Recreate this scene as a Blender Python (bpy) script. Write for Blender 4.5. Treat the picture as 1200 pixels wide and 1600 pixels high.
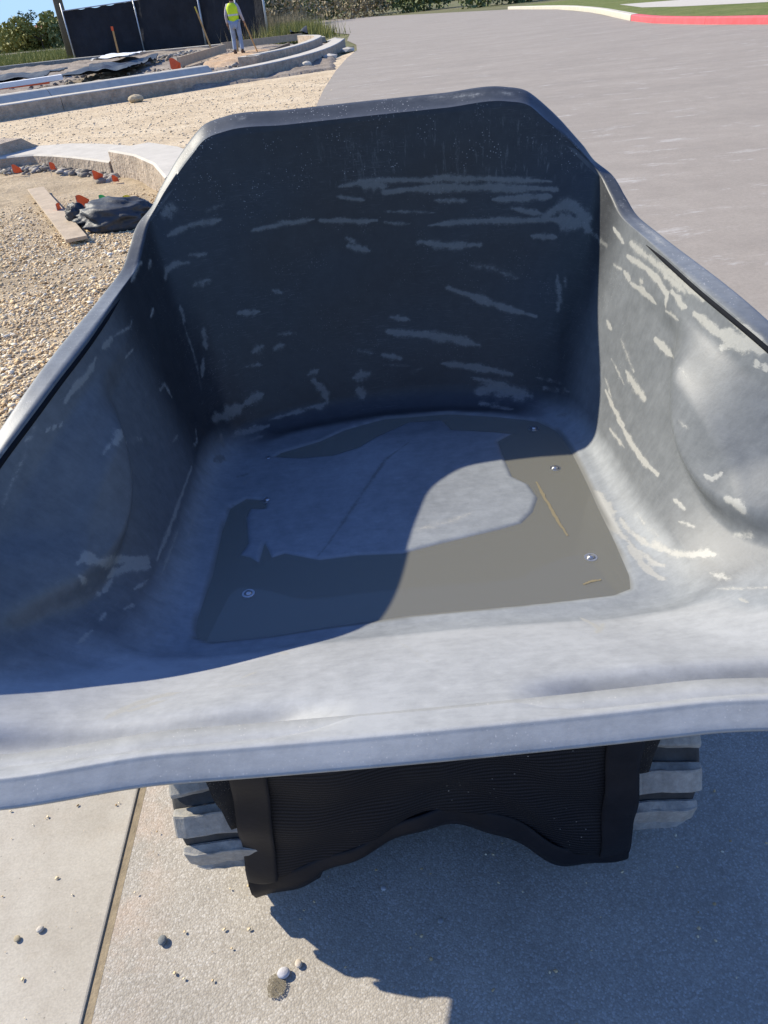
import bpy, bmesh, math, random
import numpy as np
from mathutils import Vector, Matrix, noise

random.seed(7); RNG = np.random.default_rng(11)
S = bpy.context.scene
for o in list(bpy.data.objects): bpy.data.objects.remove(o)
C = S.collection

# ------------------------------------------------------------------ camera, sky, sun, exposure
PITCH, ROLL, CAM_H = math.radians(33.8), math.radians(6.2), 1.25
cam_d = bpy.data.cameras.new('camera'); cam = bpy.data.objects.new('camera', cam_d); C.objects.link(cam)
cam_d.sensor_fit = 'VERTICAL'; cam_d.sensor_height = 36.0; cam_d.lens = 36.0 * 1186 / 1600
cam_d.clip_start = 0.02; cam_d.clip_end = 6000
fw = Vector((0, math.cos(PITCH), -math.sin(PITCH))); r0 = Vector((1, 0, 0)); u0 = Vector((0, math.sin(PITCH), math.cos(PITCH)))
rt = r0 * math.cos(ROLL) - u0 * math.sin(ROLL) * 1.0
up = r0 * math.sin(ROLL) + u0 * math.cos(ROLL)
rt = up.cross(-fw).normalized()
M = Matrix((rt, up, -fw)).transposed().to_4x4(); M.translation = (0, 0, CAM_H)
cam.matrix_world = M
S.camera = cam

SUN_T = Vector((1.22, -0.62, -1.0)).normalized()      # the way the light travels
SUN_EL = math.asin(-SUN_T.z); SUN_AZ = math.atan2(-SUN_T.x, -SUN_T.y)
W = bpy.data.worlds.new('World'); S.world = W; W.use_nodes = True
wn = W.node_tree; bg = wn.nodes['Background']
sky = wn.nodes.new('ShaderNodeTexSky'); sky.sky_type = 'NISHITA'; sky.sun_disc = False
sky.sun_elevation = SUN_EL; sky.sun_rotation = SUN_AZ % (2 * math.pi)
sky.altitude = 500; sky.air_density = 1.0; sky.dust_density = 0.1; sky.ozone_density = 2.2
wb = wn.nodes.new('ShaderNodeMix'); wb.data_type = 'RGBA'; wb.blend_type = 'MULTIPLY'; wb.inputs[0].default_value = 1
wb.inputs[7].default_value = (0.80, 0.97, 1.45, 1)          # the phone's white balance, set for the warm sun
wn.links.new(sky.outputs[0], wb.inputs[6]); 
lim = wn.nodes.new('ShaderNodeVectorMath'); lim.operation = 'MINIMUM'; lim.inputs[1].default_value = (2.75, 4.25, 6.1)   # the pale band at the horizon, all round
wn.links.new(wb.outputs[2], lim.inputs[0]); wn.links.new(lim.outputs[0], bg.inputs[0]); bg.inputs[1].default_value = 0.12
sd = bpy.data.lights.new('sun', 'SUN'); sd.energy = 5.0; sd.angle = math.radians(0.53); sd.color = (1.0, 0.925, 0.775)
sun = bpy.data.objects.new('sun', sd); C.objects.link(sun)
sun.rotation_euler = SUN_T.to_track_quat('-Z', 'Y').to_euler()
S.view_settings.view_transform = 'Standard'; S.view_settings.look = 'None'
S.view_settings.exposure = 0.6; S.view_settings.gamma = 1; S.view_settings.use_curve_mapping = False
S.render.engine = 'CYCLES'

# ------------------------------------------------------------------ helpers
def tag(o, label=None, cat=None, group=None, kind=None):
    if label: o['label'] = label
    if cat: o['category'] = cat
    if group: o['group'] = group
    if kind: o['kind'] = kind
    return o

def empty(name, loc=(0, 0, 0), rz=0.0, label=None, cat=None, group=None):
    o = bpy.data.objects.new(name, None); C.objects.link(o); o.location = loc; o.rotation_euler = (0, 0, rz)
    o.empty_display_size = 0.1
    return tag(o, label, cat, group)

def npmesh(name, V, F, mat=None, parent=None, smooth=False, attrs=None):
    me = bpy.data.meshes.new(name)
    V = np.asarray(V, dtype=np.float32); F = np.asarray(F, dtype=np.int32)
    n = F.shape[1]
    me.vertices.add(len(V)); me.vertices.foreach_set('co', V.ravel())
    me.loops.add(F.size); me.loops.foreach_set('vertex_index', F.ravel())
    me.polygons.add(len(F)); me.polygons.foreach_set('loop_start', np.arange(0, F.size, n, dtype=np.int32))
    me.polygons.foreach_set('loop_total', np.full(len(F), n, dtype=np.int32))
    if smooth: me.polygons.foreach_set('use_smooth', np.ones(len(F), dtype=bool))
    me.update(calc_edges=True)
    for k, a in (attrs or {}).items():
        at = me.attributes.new(k, 'FLOAT', 'POINT'); at.data.foreach_set('value', np.asarray(a, dtype=np.float32))
    o = bpy.data.objects.new(name, me); C.objects.link(o)
    if mat: me.materials.append(mat)
    if parent: o.parent = parent
    return o

def bmobj(name, bm, mat=None, parent=None, smooth=False):
    me = bpy.data.meshes.new(name); bmesh.ops.recalc_face_normals(bm, faces=bm.faces[:]); bm.to_mesh(me); bm.free()
    if smooth: me.polygons.foreach_set('use_smooth', np.ones(len(me.polygons), dtype=bool))
    o = bpy.data.objects.new(name, me); C.objects.link(o)
    if mat: me.materials.append(mat)
    if parent: o.parent = parent
    return o

def box(bm, c, s, rot=None, bev=0.0):
    m = Matrix.Translation(c)
    if rot is not None: m = m @ rot
    m = m @ Matrix.Diagonal((s[0], s[1], s[2], 1))
    g = bmesh.ops.create_cube(bm, size=1, matrix=m)
    if bev:
        es = list({e for v in g['verts'] for e in v.link_edges})
        bmesh.ops.bevel(bm, geom=es, offset=bev, segments=2, affect='EDGES', profile=0.6)

def tube(bm, p, q, r0_, r1_=None, n=10):
    p = Vector(p); q = Vector(q); d = q - p
    m = Matrix.Translation((p + q) / 2) @ d.to_track_quat('Z', 'Y').to_matrix().to_4x4()
    bmesh.ops.create_cone(bm, cap_ends=True, segments=n, radius1=r0_, radius2=r0_ if r1_ is None else r1_, depth=d.length, matrix=m)

def bar(bm, p, q, w, t):
    """rectangular stick from p to q"""
    p = Vector(p); q = Vector(q); d = q - p
    m = d.to_track_quat('Z', 'Y').to_matrix().to_4x4()
    box(bm, (p + q) / 2, (w, t, d.length), m)

def copy_tree(o, parent=None):
    c = o.copy(); C.objects.link(c)
    if parent: c.parent = parent
    for ch in list(o.children): copy_tree(ch, c)
    return c

# node helper
class NT:
    def __init__(s, name, rough=0.8, spec=0.4):
        s.m = bpy.data.materials.new(name); s.m.use_nodes = True; s.t = s.m.node_tree
        s.b = s.t.nodes['Principled BSDF']; s.b.inputs['Roughness'].default_value = rough
        s.b.inputs['Specular IOR Level'].default_value = spec
    def n(s, ty, **k):
        nd = s.t.nodes.new(ty)
        for a, v in k.items(): setattr(nd, a, v)
        return nd
    def l(s, a, b): s.t.links.new(a, b)
    def coord(s, scale=(1, 1, 1), rot=(0, 0, 0), kind='Object'):
        tc = s.n('ShaderNodeTexCoord'); mp = s.n('ShaderNodeMapping')
        mp.inputs['Scale'].default_value = scale; mp.inputs['Rotation'].default_value = rot
        s.l(tc.outputs[kind], mp.inputs[0]); return mp.outputs[0]
    def noise(s, sc, det=6, rough=0.55, vec=None, dist=0.0):
        nd = s.n('ShaderNodeTexNoise'); nd.inputs['Scale'].default_value = sc; nd.inputs['Detail'].default_value = det
        nd.inputs['Roughness'].default_value = rough; nd.inputs['Distortion'].default_value = dist
        s.l(vec if vec is not None else s.coord(), nd.inputs['Vector']); return nd.outputs['Fac']
    def vor(s, sc, vec=None, feat='F1', out='Distance', rand=1.0):
        nd = s.n('ShaderNodeTexVoronoi'); nd.feature = feat; nd.inputs['Scale'].default_value = sc
        nd.inputs['Randomness'].default_value = rand
        s.l(vec if vec is not None else s.coord(), nd.inputs['Vector']); return nd.outputs[out]
    def ramp(s, f, stops):
        r = s.n('ShaderNodeValToRGB'); e = r.color_ramp.elements
        while len(e) < len(stops): e.new(0.5)
        for i, (p, c) in enumerate(stops):
            e[i].position = p
            c = (c, c, c) if isinstance(c, (int, float)) else c
            e[i].color = (*c, 1)
        s.l(f, r.inputs[0]); return r.outputs[0]
    def mix(s, f, a, b, mode='MIX'):
        m = s.n('ShaderNodeMix', data_type='RGBA', blend_type=mode)
        for q, sock, v in ((0, m.inputs[0], f), (1, m.inputs[6], a), (1, m.inputs[7], b)):
            if isinstance(v, (int, float)): sock.default_value = (v, v, v, 1) if q else v
            elif isinstance(v, tuple): sock.default_value = (*v, 1)
            else: s.l(v, sock)
        return m.outputs[2]
    def math(s, op, a, b=0.0, c=0.0, clamp=False):
        m = s.n('ShaderNodeMath', operation=op); m.use_clamp = clamp
        for i, v in enumerate((a, b, c)):
            if isinstance(v, (int, float)): m.inputs[i].default_value = v
            else: s.l(v, m.inputs[i])
        return m.outputs[0]
    def attr(s, name):
        a = s.n('ShaderNodeAttribute'); a.attribute_name = name; return a.outputs['Fac']
    def col(s, c):
        if isinstance(c, tuple): s.b.inputs['Base Color'].default_value = (*c, 1)
        else: s.l(c, s.b.inputs['Base Color'])
    def rough(s, r): s.l(r, s.b.inputs['Roughness'])
    def bump(s, h, strength=0.3, dist=0.01):
        b = s.n('ShaderNodeBump'); b.inputs['Strength'].default_value = strength; b.inputs['Distance'].default_value = dist
        s.l(h, b.inputs['Height']); s.l(b.outputs[0], s.b.inputs['Normal'])

def simple(name, c, rough=0.8, var=0.25, sc=8, bump=0.15, bsc=40, bd=0.005, spec=0.35, metal=0.0):
    m = NT(name, rough, spec); m.b.inputs['Metallic'].default_value = metal
    v = m.noise(sc, 8, 0.65)
    lo = tuple(x * (1 - var) for x in c); hi = tuple(min(1, x * (1 + var)) for x in c)
    m.col(m.ramp(v, [(0.25, lo), (0.75, hi)]))
    if bump: m.bump(m.noise(bsc, 6, 0.6), bump, bd)
    return m.m

# ------------------------------------------------------------------ materials
def mat_tub():
    m = NT('tub_plastic', 0.45, 0.36)
    dust_shade = m.attr('dust_shade'); res = m.attr('residue'); wet = m.attr('wet')
    big = m.noise(5, 6, 0.6); fine = m.noise(220, 4, 0.7); mid = m.noise(38, 6, 0.7)
    stre = m.noise(7, 7, 0.75, m.coord((1.2, 1.2, 14)))
    stre2 = m.noise(9, 7, 0.7, m.coord((3, 14, 3), (0.3, 0.2, 0.5)))
    # broad film of dust, with some wall shade put into its coverage
    d = m.math('MULTIPLY', dust_shade, m.math('ADD', 0.62, m.math('MULTIPLY', big, 0.6)))
    nzd = m.math('ADD', m.math('MULTIPLY', m.math('SUBTRACT', mid, 0.5), 0.28), m.math('MULTIPLY', m.math('SUBTRACT', stre2, 0.5), 0.3))
    nzd = m.math('MULTIPLY', nzd, m.math('MULTIPLY', m.math('ADD', dust_shade, 0.12), 1.2, clamp=True))
    d = m.math('ADD', d, nzd, clamp=True)
    base = m.mix(fine, (0.012, 0.0135, 0.017), (0.020, 0.022, 0.026))
    film = m.mix(mid, (0.22, 0.237, 0.245), (0.34, 0.357, 0.362))
    film = m.mix(m.ramp(dust_shade, [(0.86, 0.0), (0.99, 1.0)]), film, m.mix(mid, (0.30, 0.308, 0.308), (0.40, 0.408, 0.405)))
    c = m.mix(d, base, film)
    # cement residue: painted strokes broken up by noise
    br = m.noise(60, 8, 0.75)
    br3 = m.noise(210, 6, 0.8)
    br2 = m.noise(26, 8, 0.8, m.coord((1.0, 1.0, 3.2)))
    nn_ = m.math('ADD', m.math('MULTIPLY', m.math('SUBTRACT', br, 0.5), 1.1), m.math('MULTIPLY', m.math('SUBTRACT', br2, 0.5), 0.9))
    nn_ = m.math('ADD', nn_, m.math('MULTIPLY', m.math('SUBTRACT', br3, 0.5), 0.8))
    rr = m.math('MULTIPLY', m.math('ADD', res, m.math('MULTIPLY', nn_, 0.95)), m.ramp(res, [(0.02, 0.0), (0.2, 1.0)]))
    rm = m.ramp(rr, [(0.36, 0.0), (0.62, 0.85)])
    rc = m.mix(br3, (0.24, 0.24, 0.225), (0.42, 0.41, 0.365))
    rcd = m.mix(br, (0.095, 0.10, 0.098), (0.19, 0.188, 0.175))
    heavy = m.attr('heavy')
    rc = m.mix(heavy, rcd, rc)
    halo = m.ramp(rr, [(0.08, 0.0), (0.42, 0.42)])
    c = m.mix(halo, c, m.mix(0.45, c, rc))
    c = m.mix(rm, c, rc)
    scf = m.ramp(m.noise(34, 6, 0.75, m.coord((1.0, 1.4, 16), (0.12, 0.1, 0.3))), [(0.55, 0.0), (0.72, 1.0)])
    scm = m.ramp(m.noise(4.5, 5, 0.65), [(0.44, 0.0), (0.62, 0.5)])
    c = m.mix(m.math('MULTIPLY', scf, scm), c, m.mix(0.5, c, (0.30, 0.30, 0.29)))
    # faint drag marks
    sm = m.ramp(stre, [(0.64, 0.0), (0.74, 0.35)])
    c = m.mix(m.math('MULTIPLY', sm, m.math('SUBTRACT', 1.0, dust_shade)), c, (0.10, 0.11, 0.115))
    drip = m.ramp(m.noise(30, 5, 0.7, m.coord((4.0, 4.0, 0.55))), [(0.56, 0.0), (0.70, 0.75)])
    drip = m.math('MULTIPLY', m.math('MULTIPLY', drip, m.attr('drip')), m.ramp(br3, [(0.4, 0.2), (0.6, 1.0)]))
    c = m.mix(drip, c, (0.16, 0.165, 0.16))
    # splatter specks
    sp = m.ramp(m.vor(170, None, 'F1', 'Distance'), [(0.12, 1.0), (0.2, 0.0)])
    spm = m.ramp(m.noise(14, 5, 0.7), [(0.5, 0.0), (0.62, 1.0)])
    spk = m.math('MULTIPLY', m.math('MULTIPLY', sp, spm), m.attr('speck'))
    c = m.mix(spk, c, (0.45, 0.44, 0.42))
    c = m.mix(wet, c, m.mix(mid, (0.13, 0.13, 0.118), (0.155, 0.155, 0.14)))
    m.col(c)
    rg = m.math('ADD', 0.44, m.math('MULTIPLY', d, 0.12)); m.rough(rg)
    h = m.math('ADD', m.math('MULTIPLY', fine, 0.4), m.math('MULTIPLY', rm, 0.5))
    h = m.math('ADD', h, m.math('MULTIPLY', mid, 0.7))
    m.bump(h, 0.22, 0.0018)
    return m.m

def mat_water():
    m = NT('puddle_water', 0.02, 0.5)
    t = m.t; out = t.nodes['Material Output']
    tr = m.n('ShaderNodeBsdfTransparent'); tr.inputs[0].default_value = (0.9, 0.9, 0.86, 1)
    di = m.n('ShaderNodeBsdfDiffuse'); di.inputs[0].default_value = (0.36, 0.35, 0.29, 1)
    gl = m.n('ShaderNodeBsdfGlossy'); gl.inputs['Roughness'].default_value = 0.03
    bp = m.n('ShaderNodeBump'); bp.inputs['Strength'].default_value = 0.05; bp.inputs['Distance'].default_value = 0.001
    m.l(m.noise(9, 2, 0.4), bp.inputs['Height']); m.l(bp.outputs[0], gl.inputs['Normal'])
    m1 = m.n('ShaderNodeMixShader'); m1.inputs[0].default_value = 0.38
    m.l(tr.outputs[0], m1.inputs[1]); m.l(di.outputs[0], m1.inputs[2])
    fr = m.n('ShaderNodeFresnel'); fr.inputs[0].default_value = 1.24
    m2 = m.n('ShaderNodeMixShader'); m.l(fr.outputs[0], m2.inputs[0]); m.l(m1.outputs[0], m2.inputs[1]); m.l(gl.outputs[0], m2.inputs[2])
    m.l(m2.outputs[0], out.inputs['Surface'])
    return m.m

def mat_concrete_road():
    m = NT('exposed_road', 0.92, 0.25)
    v = m.coord()
    big = m.noise(0.5, 6, 0.6); mid = m.noise(5, 7, 0.65); st = m.noise(0.35, 7, 0.65, m.coord((1.3, 3.2, 1), (0, 0, -0.25)))
    vc = m.n('ShaderNodeTexVoronoi'); vc.inputs['Scale'].default_value = 330; m.l(v, vc.inputs['Vector'])
    cell = m.n('ShaderNodeSeparateColor'); m.l(vc.outputs['Color'], cell.inputs[0])
    fine = m.noise(300, 4, 0.7)
    c = m.ramp(cell.outputs[0], [(0.0, (0.36, 0.32, 0.265)), (0.45, (0.41, 0.37, 0.31)), (0.8, (0.45, 0.41, 0.35)), (1.0, (0.54, 0.50, 0.44))])
    # dark pits between grains
    pit = m.ramp(vc.outputs['Distance'], [(0.3, 1.0), (0.8, 0.85)])
    c = m.mix(1.0, c, pit, 'MULTIPLY')
    c = m.mix(1.0, c, m.ramp(mid, [(0.3, 0.90), (0.7, 1.08)]), 'MULTIPLY')
    # farther the aggregate is greyer and cooler, dusty wheel marks
    geo = m.n('ShaderNodeNewGeometry'); sx = m.n('ShaderNodeSeparateXYZ'); m.l(geo.outputs['Position'], sx.inputs[0])
    fy = m.math('MULTIPLY', m.math('SUBTRACT', sx.outputs[1], 1.0), 0.5, clamp=True)
    far = m.ramp(st, [(0.25, (0.262, 0.230, 0.194)), (0.5, (0.298, 0.260, 0.217)), (0.8, (0.345, 0.303, 0.255))])
    far = m.mix(1.0, far, m.ramp(fine, [(0.3, 0.86), (0.7, 1.12)]), 'MULTIPLY')
    far = m.mix(1.0, far, m.ramp(m.noise(45, 6, 0.8), [(0.3, 0.87), (0.7, 1.12)]), 'MULTIPLY')
    far = m.mix(1.0, far, m.ramp(mid, [(0.3, 0.93), (0.7, 1.06)]), 'MULTIPLY')
    dm = m.ramp(m.noise(1.3, 8, 0.8, m.coord((1, 3.2, 1), (0, 0, 0.2))), [(0.57, 0.0), (0.66, 0.8)])
    far = m.mix(dm, far, (0.47, 0.44, 0.40))
    ex = m.ramp(m.math('MULTIPLY', m.math('ADD', sx.outputs[0], 0.56), 6.0, clamp=True), [(0.0, 1.0), (0.35, 0.8), (0.8, 0.0)])
    em = m.ramp(m.noise(7, 5, 0.7), [(0.42, 0.0), (0.66, 0.55)])
    c = m.mix(m.math('MULTIPLY', ex, em), c, (0.55, 0.38, 0.27))
    cs = m.ramp(m.noise(2.6, 6, 0.7), [(0.35, 0.90), (0.65, 1.07)])
    c = m.mix(1.0, c, cs, 'MULTIPLY')
    c = m.mix(fy, c, far)
    m.col(c)
    h = m.math('ADD', m.math('MULTIPLY', m.math('SUBTRACT', 1.0, vc.outputs['Distance']), 1.0), m.math('MULTIPLY', fine, 0.6))
    m.bump(h, 0.4, 0.0014)
    return m.m

def mat_slab(name='broomed_concrete', a=(0.37, 0.33, 0.27), b=(0.50, 0.46, 0.39)):
    m = NT(name, 0.9, 0.25)
    bl = m.noise(6, 8, 0.7); fi = m.noise(260, 4, 0.7); broom = m.noise(60, 4, 0.6, m.coord((1, 6, 1)))
    c = m.ramp(bl, [(0.3, a), (0.7, b)])
    st = m.ramp(m.noise(2.2, 6, 0.7), [(0.5, 0.0), (0.75, 0.5)])
    c = m.mix(st, c, (0.40, 0.31, 0.21))
    c = m.mix(1.0, c, m.ramp(fi, [(0.3, 0.86), (0.7, 1.1)]), 'MULTIPLY')
    pits = m.ramp(m.vor(26), [(0.02, 0.6), (0.05, 1.0)])
    c = m.mix(1.0, c, pits, 'MULTIPLY')
    m.col(c); m.bump(m.math('ADD', m.math('MULTIPLY', broom, 0.6), m.math('MULTIPLY', fi, 0.5)), 0.35, 0.002)
    return m.m

def mat_dirt(name, a, b, c3, sc=1.4, grain=60):
    m = NT(name, 0.95, 0.15)
    n1 = m.noise(sc, 8, 0.7); n2 = m.noise(grain, 5, 0.75); n3 = m.noise(sc * 6, 6, 0.7)
    c = m.ramp(n1, [(0.3, a), (0.5, b), (0.72, c3)])
    c = m.mix(1.0, c, m.ramp(n2, [(0.3, 0.62), (0.5, 0.95), (0.7, 1.25)]), 'MULTIPLY')
    c = m.mix(1.0, c, m.ramp(n3, [(0.3, 0.8), (0.7, 1.15)]), 'MULTIPLY')
    m.col(c); m.bump(m.math('ADD', n3, m.math('MULTIPLY', n2, 0.5)), 0.8, 0.03)
    return m.m

TUB = mat_tub(); WATER = mat_water(); ROAD = mat_concrete_road(); SLAB = mat_slab()
SLAB2 = mat_slab('joint_strip', (0.40, 0.34, 0.26), (0.50, 0.43, 0.34))
JOINT = simple('joint_sand', (0.27, 0.215, 0.14), 0.95, 0.3, 40, 0.6, 150, 0.003)
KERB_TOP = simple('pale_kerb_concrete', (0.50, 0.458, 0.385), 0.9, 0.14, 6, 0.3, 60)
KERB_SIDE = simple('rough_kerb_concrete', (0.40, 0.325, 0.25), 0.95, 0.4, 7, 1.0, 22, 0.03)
KERB_RED = simple('red_kerb_paint', (0.62, 0.10, 0.11), 0.7, 0.2, 6, 0.2, 60)
GRAVEL_BED = mat_dirt('gravel_bed_soil', (0.34, 0.26, 0.165), (0.46, 0.36, 0.235), (0.57, 0.45, 0.30), 2, 45)
LIME = mat_dirt('crushed_limestone', (0.50, 0.385, 0.245), (0.60, 0.475, 0.315), (0.68, 0.56, 0.39), 0.9, 28)
DIRT = mat_dirt('grey_site_dirt', (0.20, 0.165, 0.13), (0.30, 0.25, 0.20), (0.40, 0.34, 0.27), 0.8, 18)
ORANGE = mat_dirt('orange_soil', (0.42, 0.27, 0.155), (0.52, 0.36, 0.22), (0.58, 0.43, 0.29), 1.2, 20)
VERGE = mat_dirt('verge_soil', (0.12, 0.125, 0.04), (0.19, 0.18, 0.075), (0.27, 0.23, 0.12), 0.35, 8)
FARG = mat_dirt('far_ground', (0.11, 0.115, 0.05), (0.16, 0.155, 0.075), (0.24, 0.20, 0.12), 0.06, 2)
LAWN = mat_dirt('mown_lawn', (0.11, 0.14, 0.035), (0.15, 0.175, 0.05), (0.22, 0.21, 0.08), 0.8, 12)
WOOD = simple('weathered_timber', (0.42, 0.33, 0.23), 0.85, 0.25, 9, 0.4, 50)
WOODO = simple('stake_timber', (0.50, 0.30, 0.12), 0.8, 0.2, 9)
POLE = simple('utility_pole_timber', (0.17, 0.14, 0.105), 0.9, 0.2, 4, 0.6, 20, 0.02)
GALV = simple('galvanised_steel', (0.42, 0.44, 0.46), 0.45, 0.12, 10, 0.1, 50, metal=0.5)
NETTING = simple('black_windscreen', (0.020, 0.021, 0.026), 0.85, 0.5, 1.2, 0.6, 6, 0.05)
BLACKPLY = simple('black_sheeting', (0.040, 0.044, 0.05), 0.55, 0.4, 8, 0.35, 14, 0.02, spec=0.35)
WHITE = simple('white_sheeting', (0.78, 0.78, 0.77), 0.6, 0.05, 4, 0.3, 9)
ORFLAG = simple('orange_flag', (0.75, 0.12, 0.04), 0.7, 0.15, 9)
GRFLAG = simple('green_flag', (0.05, 0.42, 0.14), 0.7, 0.15, 9)
YEFLAG = simple('yellow_flag', (0.70, 0.62, 0.06), 0.7, 0.15, 9)
HIVIS = simple('hi_vis_fabric', (0.62, 0.80, 0.03), 0.75, 0.1, 12, 0.4, 20, 0.02)
REFL = simple('reflective_tape', (0.55, 0.57, 0.55), 0.4, 0.1, 12)
SHIRT = simple('grey_shirt_cotton', (0.42, 0.39, 0.42), 0.9, 0.15, 9, 0.5, 15, 0.02)
JEANS = simple('faded_denim', (0.27, 0.33, 0.42), 0.9, 0.2, 9, 0.5, 15, 0.02)
SKIN = simple('skin', (0.32, 0.18, 0.12), 0.6, 0.1, 9)
BOOT = simple('brown_boots', (0.10, 0.06, 0.04), 0.7, 0.2, 9)
HAT = simple('white_hard_hat', (0.75, 0.76, 0.8), 0.3, 0.03, 9, 0)
HAIR = simple('dark_hair', (0.02, 0.015, 0.012), 0.6, 0.2, 9)
BOLT = simple('zinc_bolt', (0.50, 0.50, 0.49), 0.3, 0.2, 80, 0.1, 200, 0.001, metal=0.85)
CHASSIS = simple('chassis_paint', (0.035, 0.035, 0.038), 0.5, 0.3, 12)
ROOF = simple('red_roof_tiles', (0.42, 0.13, 0.09), 0.8, 0.2, 3)
WALLP = simple('pale_render', (0.58, 0.50, 0.42), 0.9, 0.1, 2)

def mat_rubber():
    m = NT('track_rubber', 0.75, 0.4)
    a = m.noise(16, 7, 0.7); b = m.noise(90, 5, 0.7)
    geo = m.n('ShaderNodeNewGeometry')
    c = m.ramp(a, [(0.3, (0.06, 0.06, 0.06)), (0.5, (0.11, 0.108, 0.10)), (0.68, (0.22, 0.20, 0.165)), (0.8, (0.33, 0.28, 0.21))])
    edge = m.ramp(geo.outputs['Pointiness'], [(0.505, 0.0), (0.54, 1.0)])
    c = m.mix(m.math('MULTIPLY', edge, 0.7), c, (0.42, 0.40, 0.36))
    c = m.mix(1.0, c, m.ramp(b, [(0.3, 0.75), (0.7, 1.2)]), 'MULTIPLY')
    m.col(c); m.bump(m.math('ADD', a, b), 0.5, 0.003); return m.m
RUBBER = mat_rubber()
BELT = simple('dark_belt_rubber', (0.045, 0.045, 0.045), 0.8, 0.6, 30, 0.4, 80, 0.003)

def mat_mesh_fabric():
    m = NT('black_mesh_fabric', 0.7, 0.15)
    v = m.coord((1, 1, 1))
    w1 = m.n('ShaderNodeTexWave'); w1.bands_direction = 'Z'; w1.inputs['Scale'].default_value = 42; w1.inputs['Distortion'].default_value = 5
    w1.inputs['Detail'].default_value = 1; w1.inputs['Detail Scale'].default_value = 0.12; m.l(v, w1.inputs['Vector'])
    w2 = m.n('ShaderNodeTexWave'); w2.bands_direction = 'X'; w2.inputs['Scale'].default_value = 130; m.l(v, w2.inputs['Vector'])
    wv = m.math('MULTIPLY', w1.outputs['Fac'], m.math('ADD', 0.6, m.math('MULTIPLY', w2.outputs['Fac'], 0.4)))
    c = m.mix(wv, (0.004, 0.0045, 0.006), (0.023, 0.023, 0.028))
    du = m.ramp(m.noise(5, 6, 0.7), [(0.5, 0.0), (0.8, 0.35)])
    c = m.mix(du, c, (0.035, 0.033, 0.031))
    sp = m.math('MULTIPLY', m.ramp(m.vor(70), [(0.06, 1.0), (0.1, 0.0)]), m.ramp(m.noise(6, 4), [(0.52, 0.0), (0.6, 1.0)]))
    c = m.mix(sp, c, (0.25, 0.24, 0.22))
    m.col(c); m.bump(wv, 0.4, 0.001); return m.m
FABRIC = mat_mesh_fabric()
HEM = simple('black_webbing', (0.011, 0.011, 0.014), 0.6, 0.3, 18, 0.3, 45, 0.003, spec=0.2)
def mat_felt():
    m = NT('dusty_felt', 0.9, 0.2)
    sp = m.ramp(m.vor(330), [(0.12, 1.0), (0.35, 0.0)]); spm = m.ramp(m.noise(60, 5, 0.7), [(0.4, 0.0), (0.6, 1.0)])
    c = m.mix(m.math('MULTIPLY', sp, spm), (0.025, 0.024, 0.024), (0.22, 0.20, 0.17))
    m.col(c); m.bump(sp, 0.8, 0.003); return m.m
FELT = mat_felt()

# ------------------------------------------------------------------ ground sheets
def poly_sheet(name, pts, z, mat, kind='structure', th=0.0, label=None, cat=None):
    bm = bmesh.new(); vs = [bm.verts.new((x, y, z)) for x, y in pts]; f = bm.faces.new(vs)
    if f.normal.z < 0: f.normal_flip()
    bmesh.ops.triangulate(bm, faces=bm.faces[:])
    me = bpy.data.meshes.new(name); bm.to_mesh(me); bm.free(); me.materials.append(mat)
    o = bpy.data.objects.new(name, me); C.objects.link(o)
    for p in me.polygons:
        if p.normal.z < 0: p.flip()
    return tag(o, label, cat, None, kind)

poly_sheet('ground', [(-3000, -60), (3000, -60), (3000, 4500), (-3000, 4500)], -0.032, FARG)
poly_sheet('verge', [(-18.3, 48.95), (-14.3, 49.5), (-8.5, 47.5), (-3.2, 45.3), (-0.9, 42.5), (0.3, 38.5), (0.9, 46), (-1.5, 62), (-9, 84), (-62, 118), (-90, 130), (-90, 75)], -0.024, VERGE)
road_pts = [(-0.532, -3), (-0.532, 6), (-0.45, 11), (-0.27, 16), (0.0, 20.7), (0.35, 25.3), (0.75, 29), (0.85, 33), (0.6, 38), (0.9, 46),
            (-1.5, 62), (-9, 84), (-62, 115), (-95, 130), (-95, 143), (-60, 127), (-9, 104), (1.8, 105), (9.4, 74), (12.2, 62), (12.6, 50),
            (11.6, 40), (10.4, 33), (9.7, 29), (9.4, 26), (9.65, 22.9), (10.1, 20.4), (11.5, 12), (16, 4), (22, -3)]
poly_sheet('road', road_pts, -0.003, ROAD)
# crushed limestone strip between the two kerbs, gravel bed by the dumper
poly_sheet('limestone_strip', [(-9, 12.0), (-4.4, 10.9), (-3.2, 11.0), (-2.3, 10.1), (-1.9, 8.6), (-0.9, 7.5), (-0.5, 7), (-0.45, 11), (-0.27, 16), (0.0, 20.7), (0.35, 25.3), (0.75, 29), (-0.4, 24.6), (-1.9, 20.7), (-4, 18.6), (-5.6, 18.0), (-6.5, 17.1), (-12, 14.5)], -0.012, LIME)

def relief_sheet(name, x0, x1, y0, y1, nx, ny, fn, mat, kind='structure'):
    xs = np.linspace(x0, x1, nx); ys = np.linspace(y0, y1, ny)
    X, Y = np.meshgrid(xs, ys)
    Z = np.array([[fn(x, y) for x in xs] for y in ys])
    V = np.stack([X, Y, Z], -1).reshape(-1, 3)
    i = np.arange(ny - 1)[:, None] * nx + np.arange(nx - 1)[None, :]
    F = np.stack([i, i + 1, i + 1 + nx, i + nx], -1).reshape(-1, 4)
    return tag(npmesh(name, V, F, mat, None, True), kind=kind)

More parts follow.
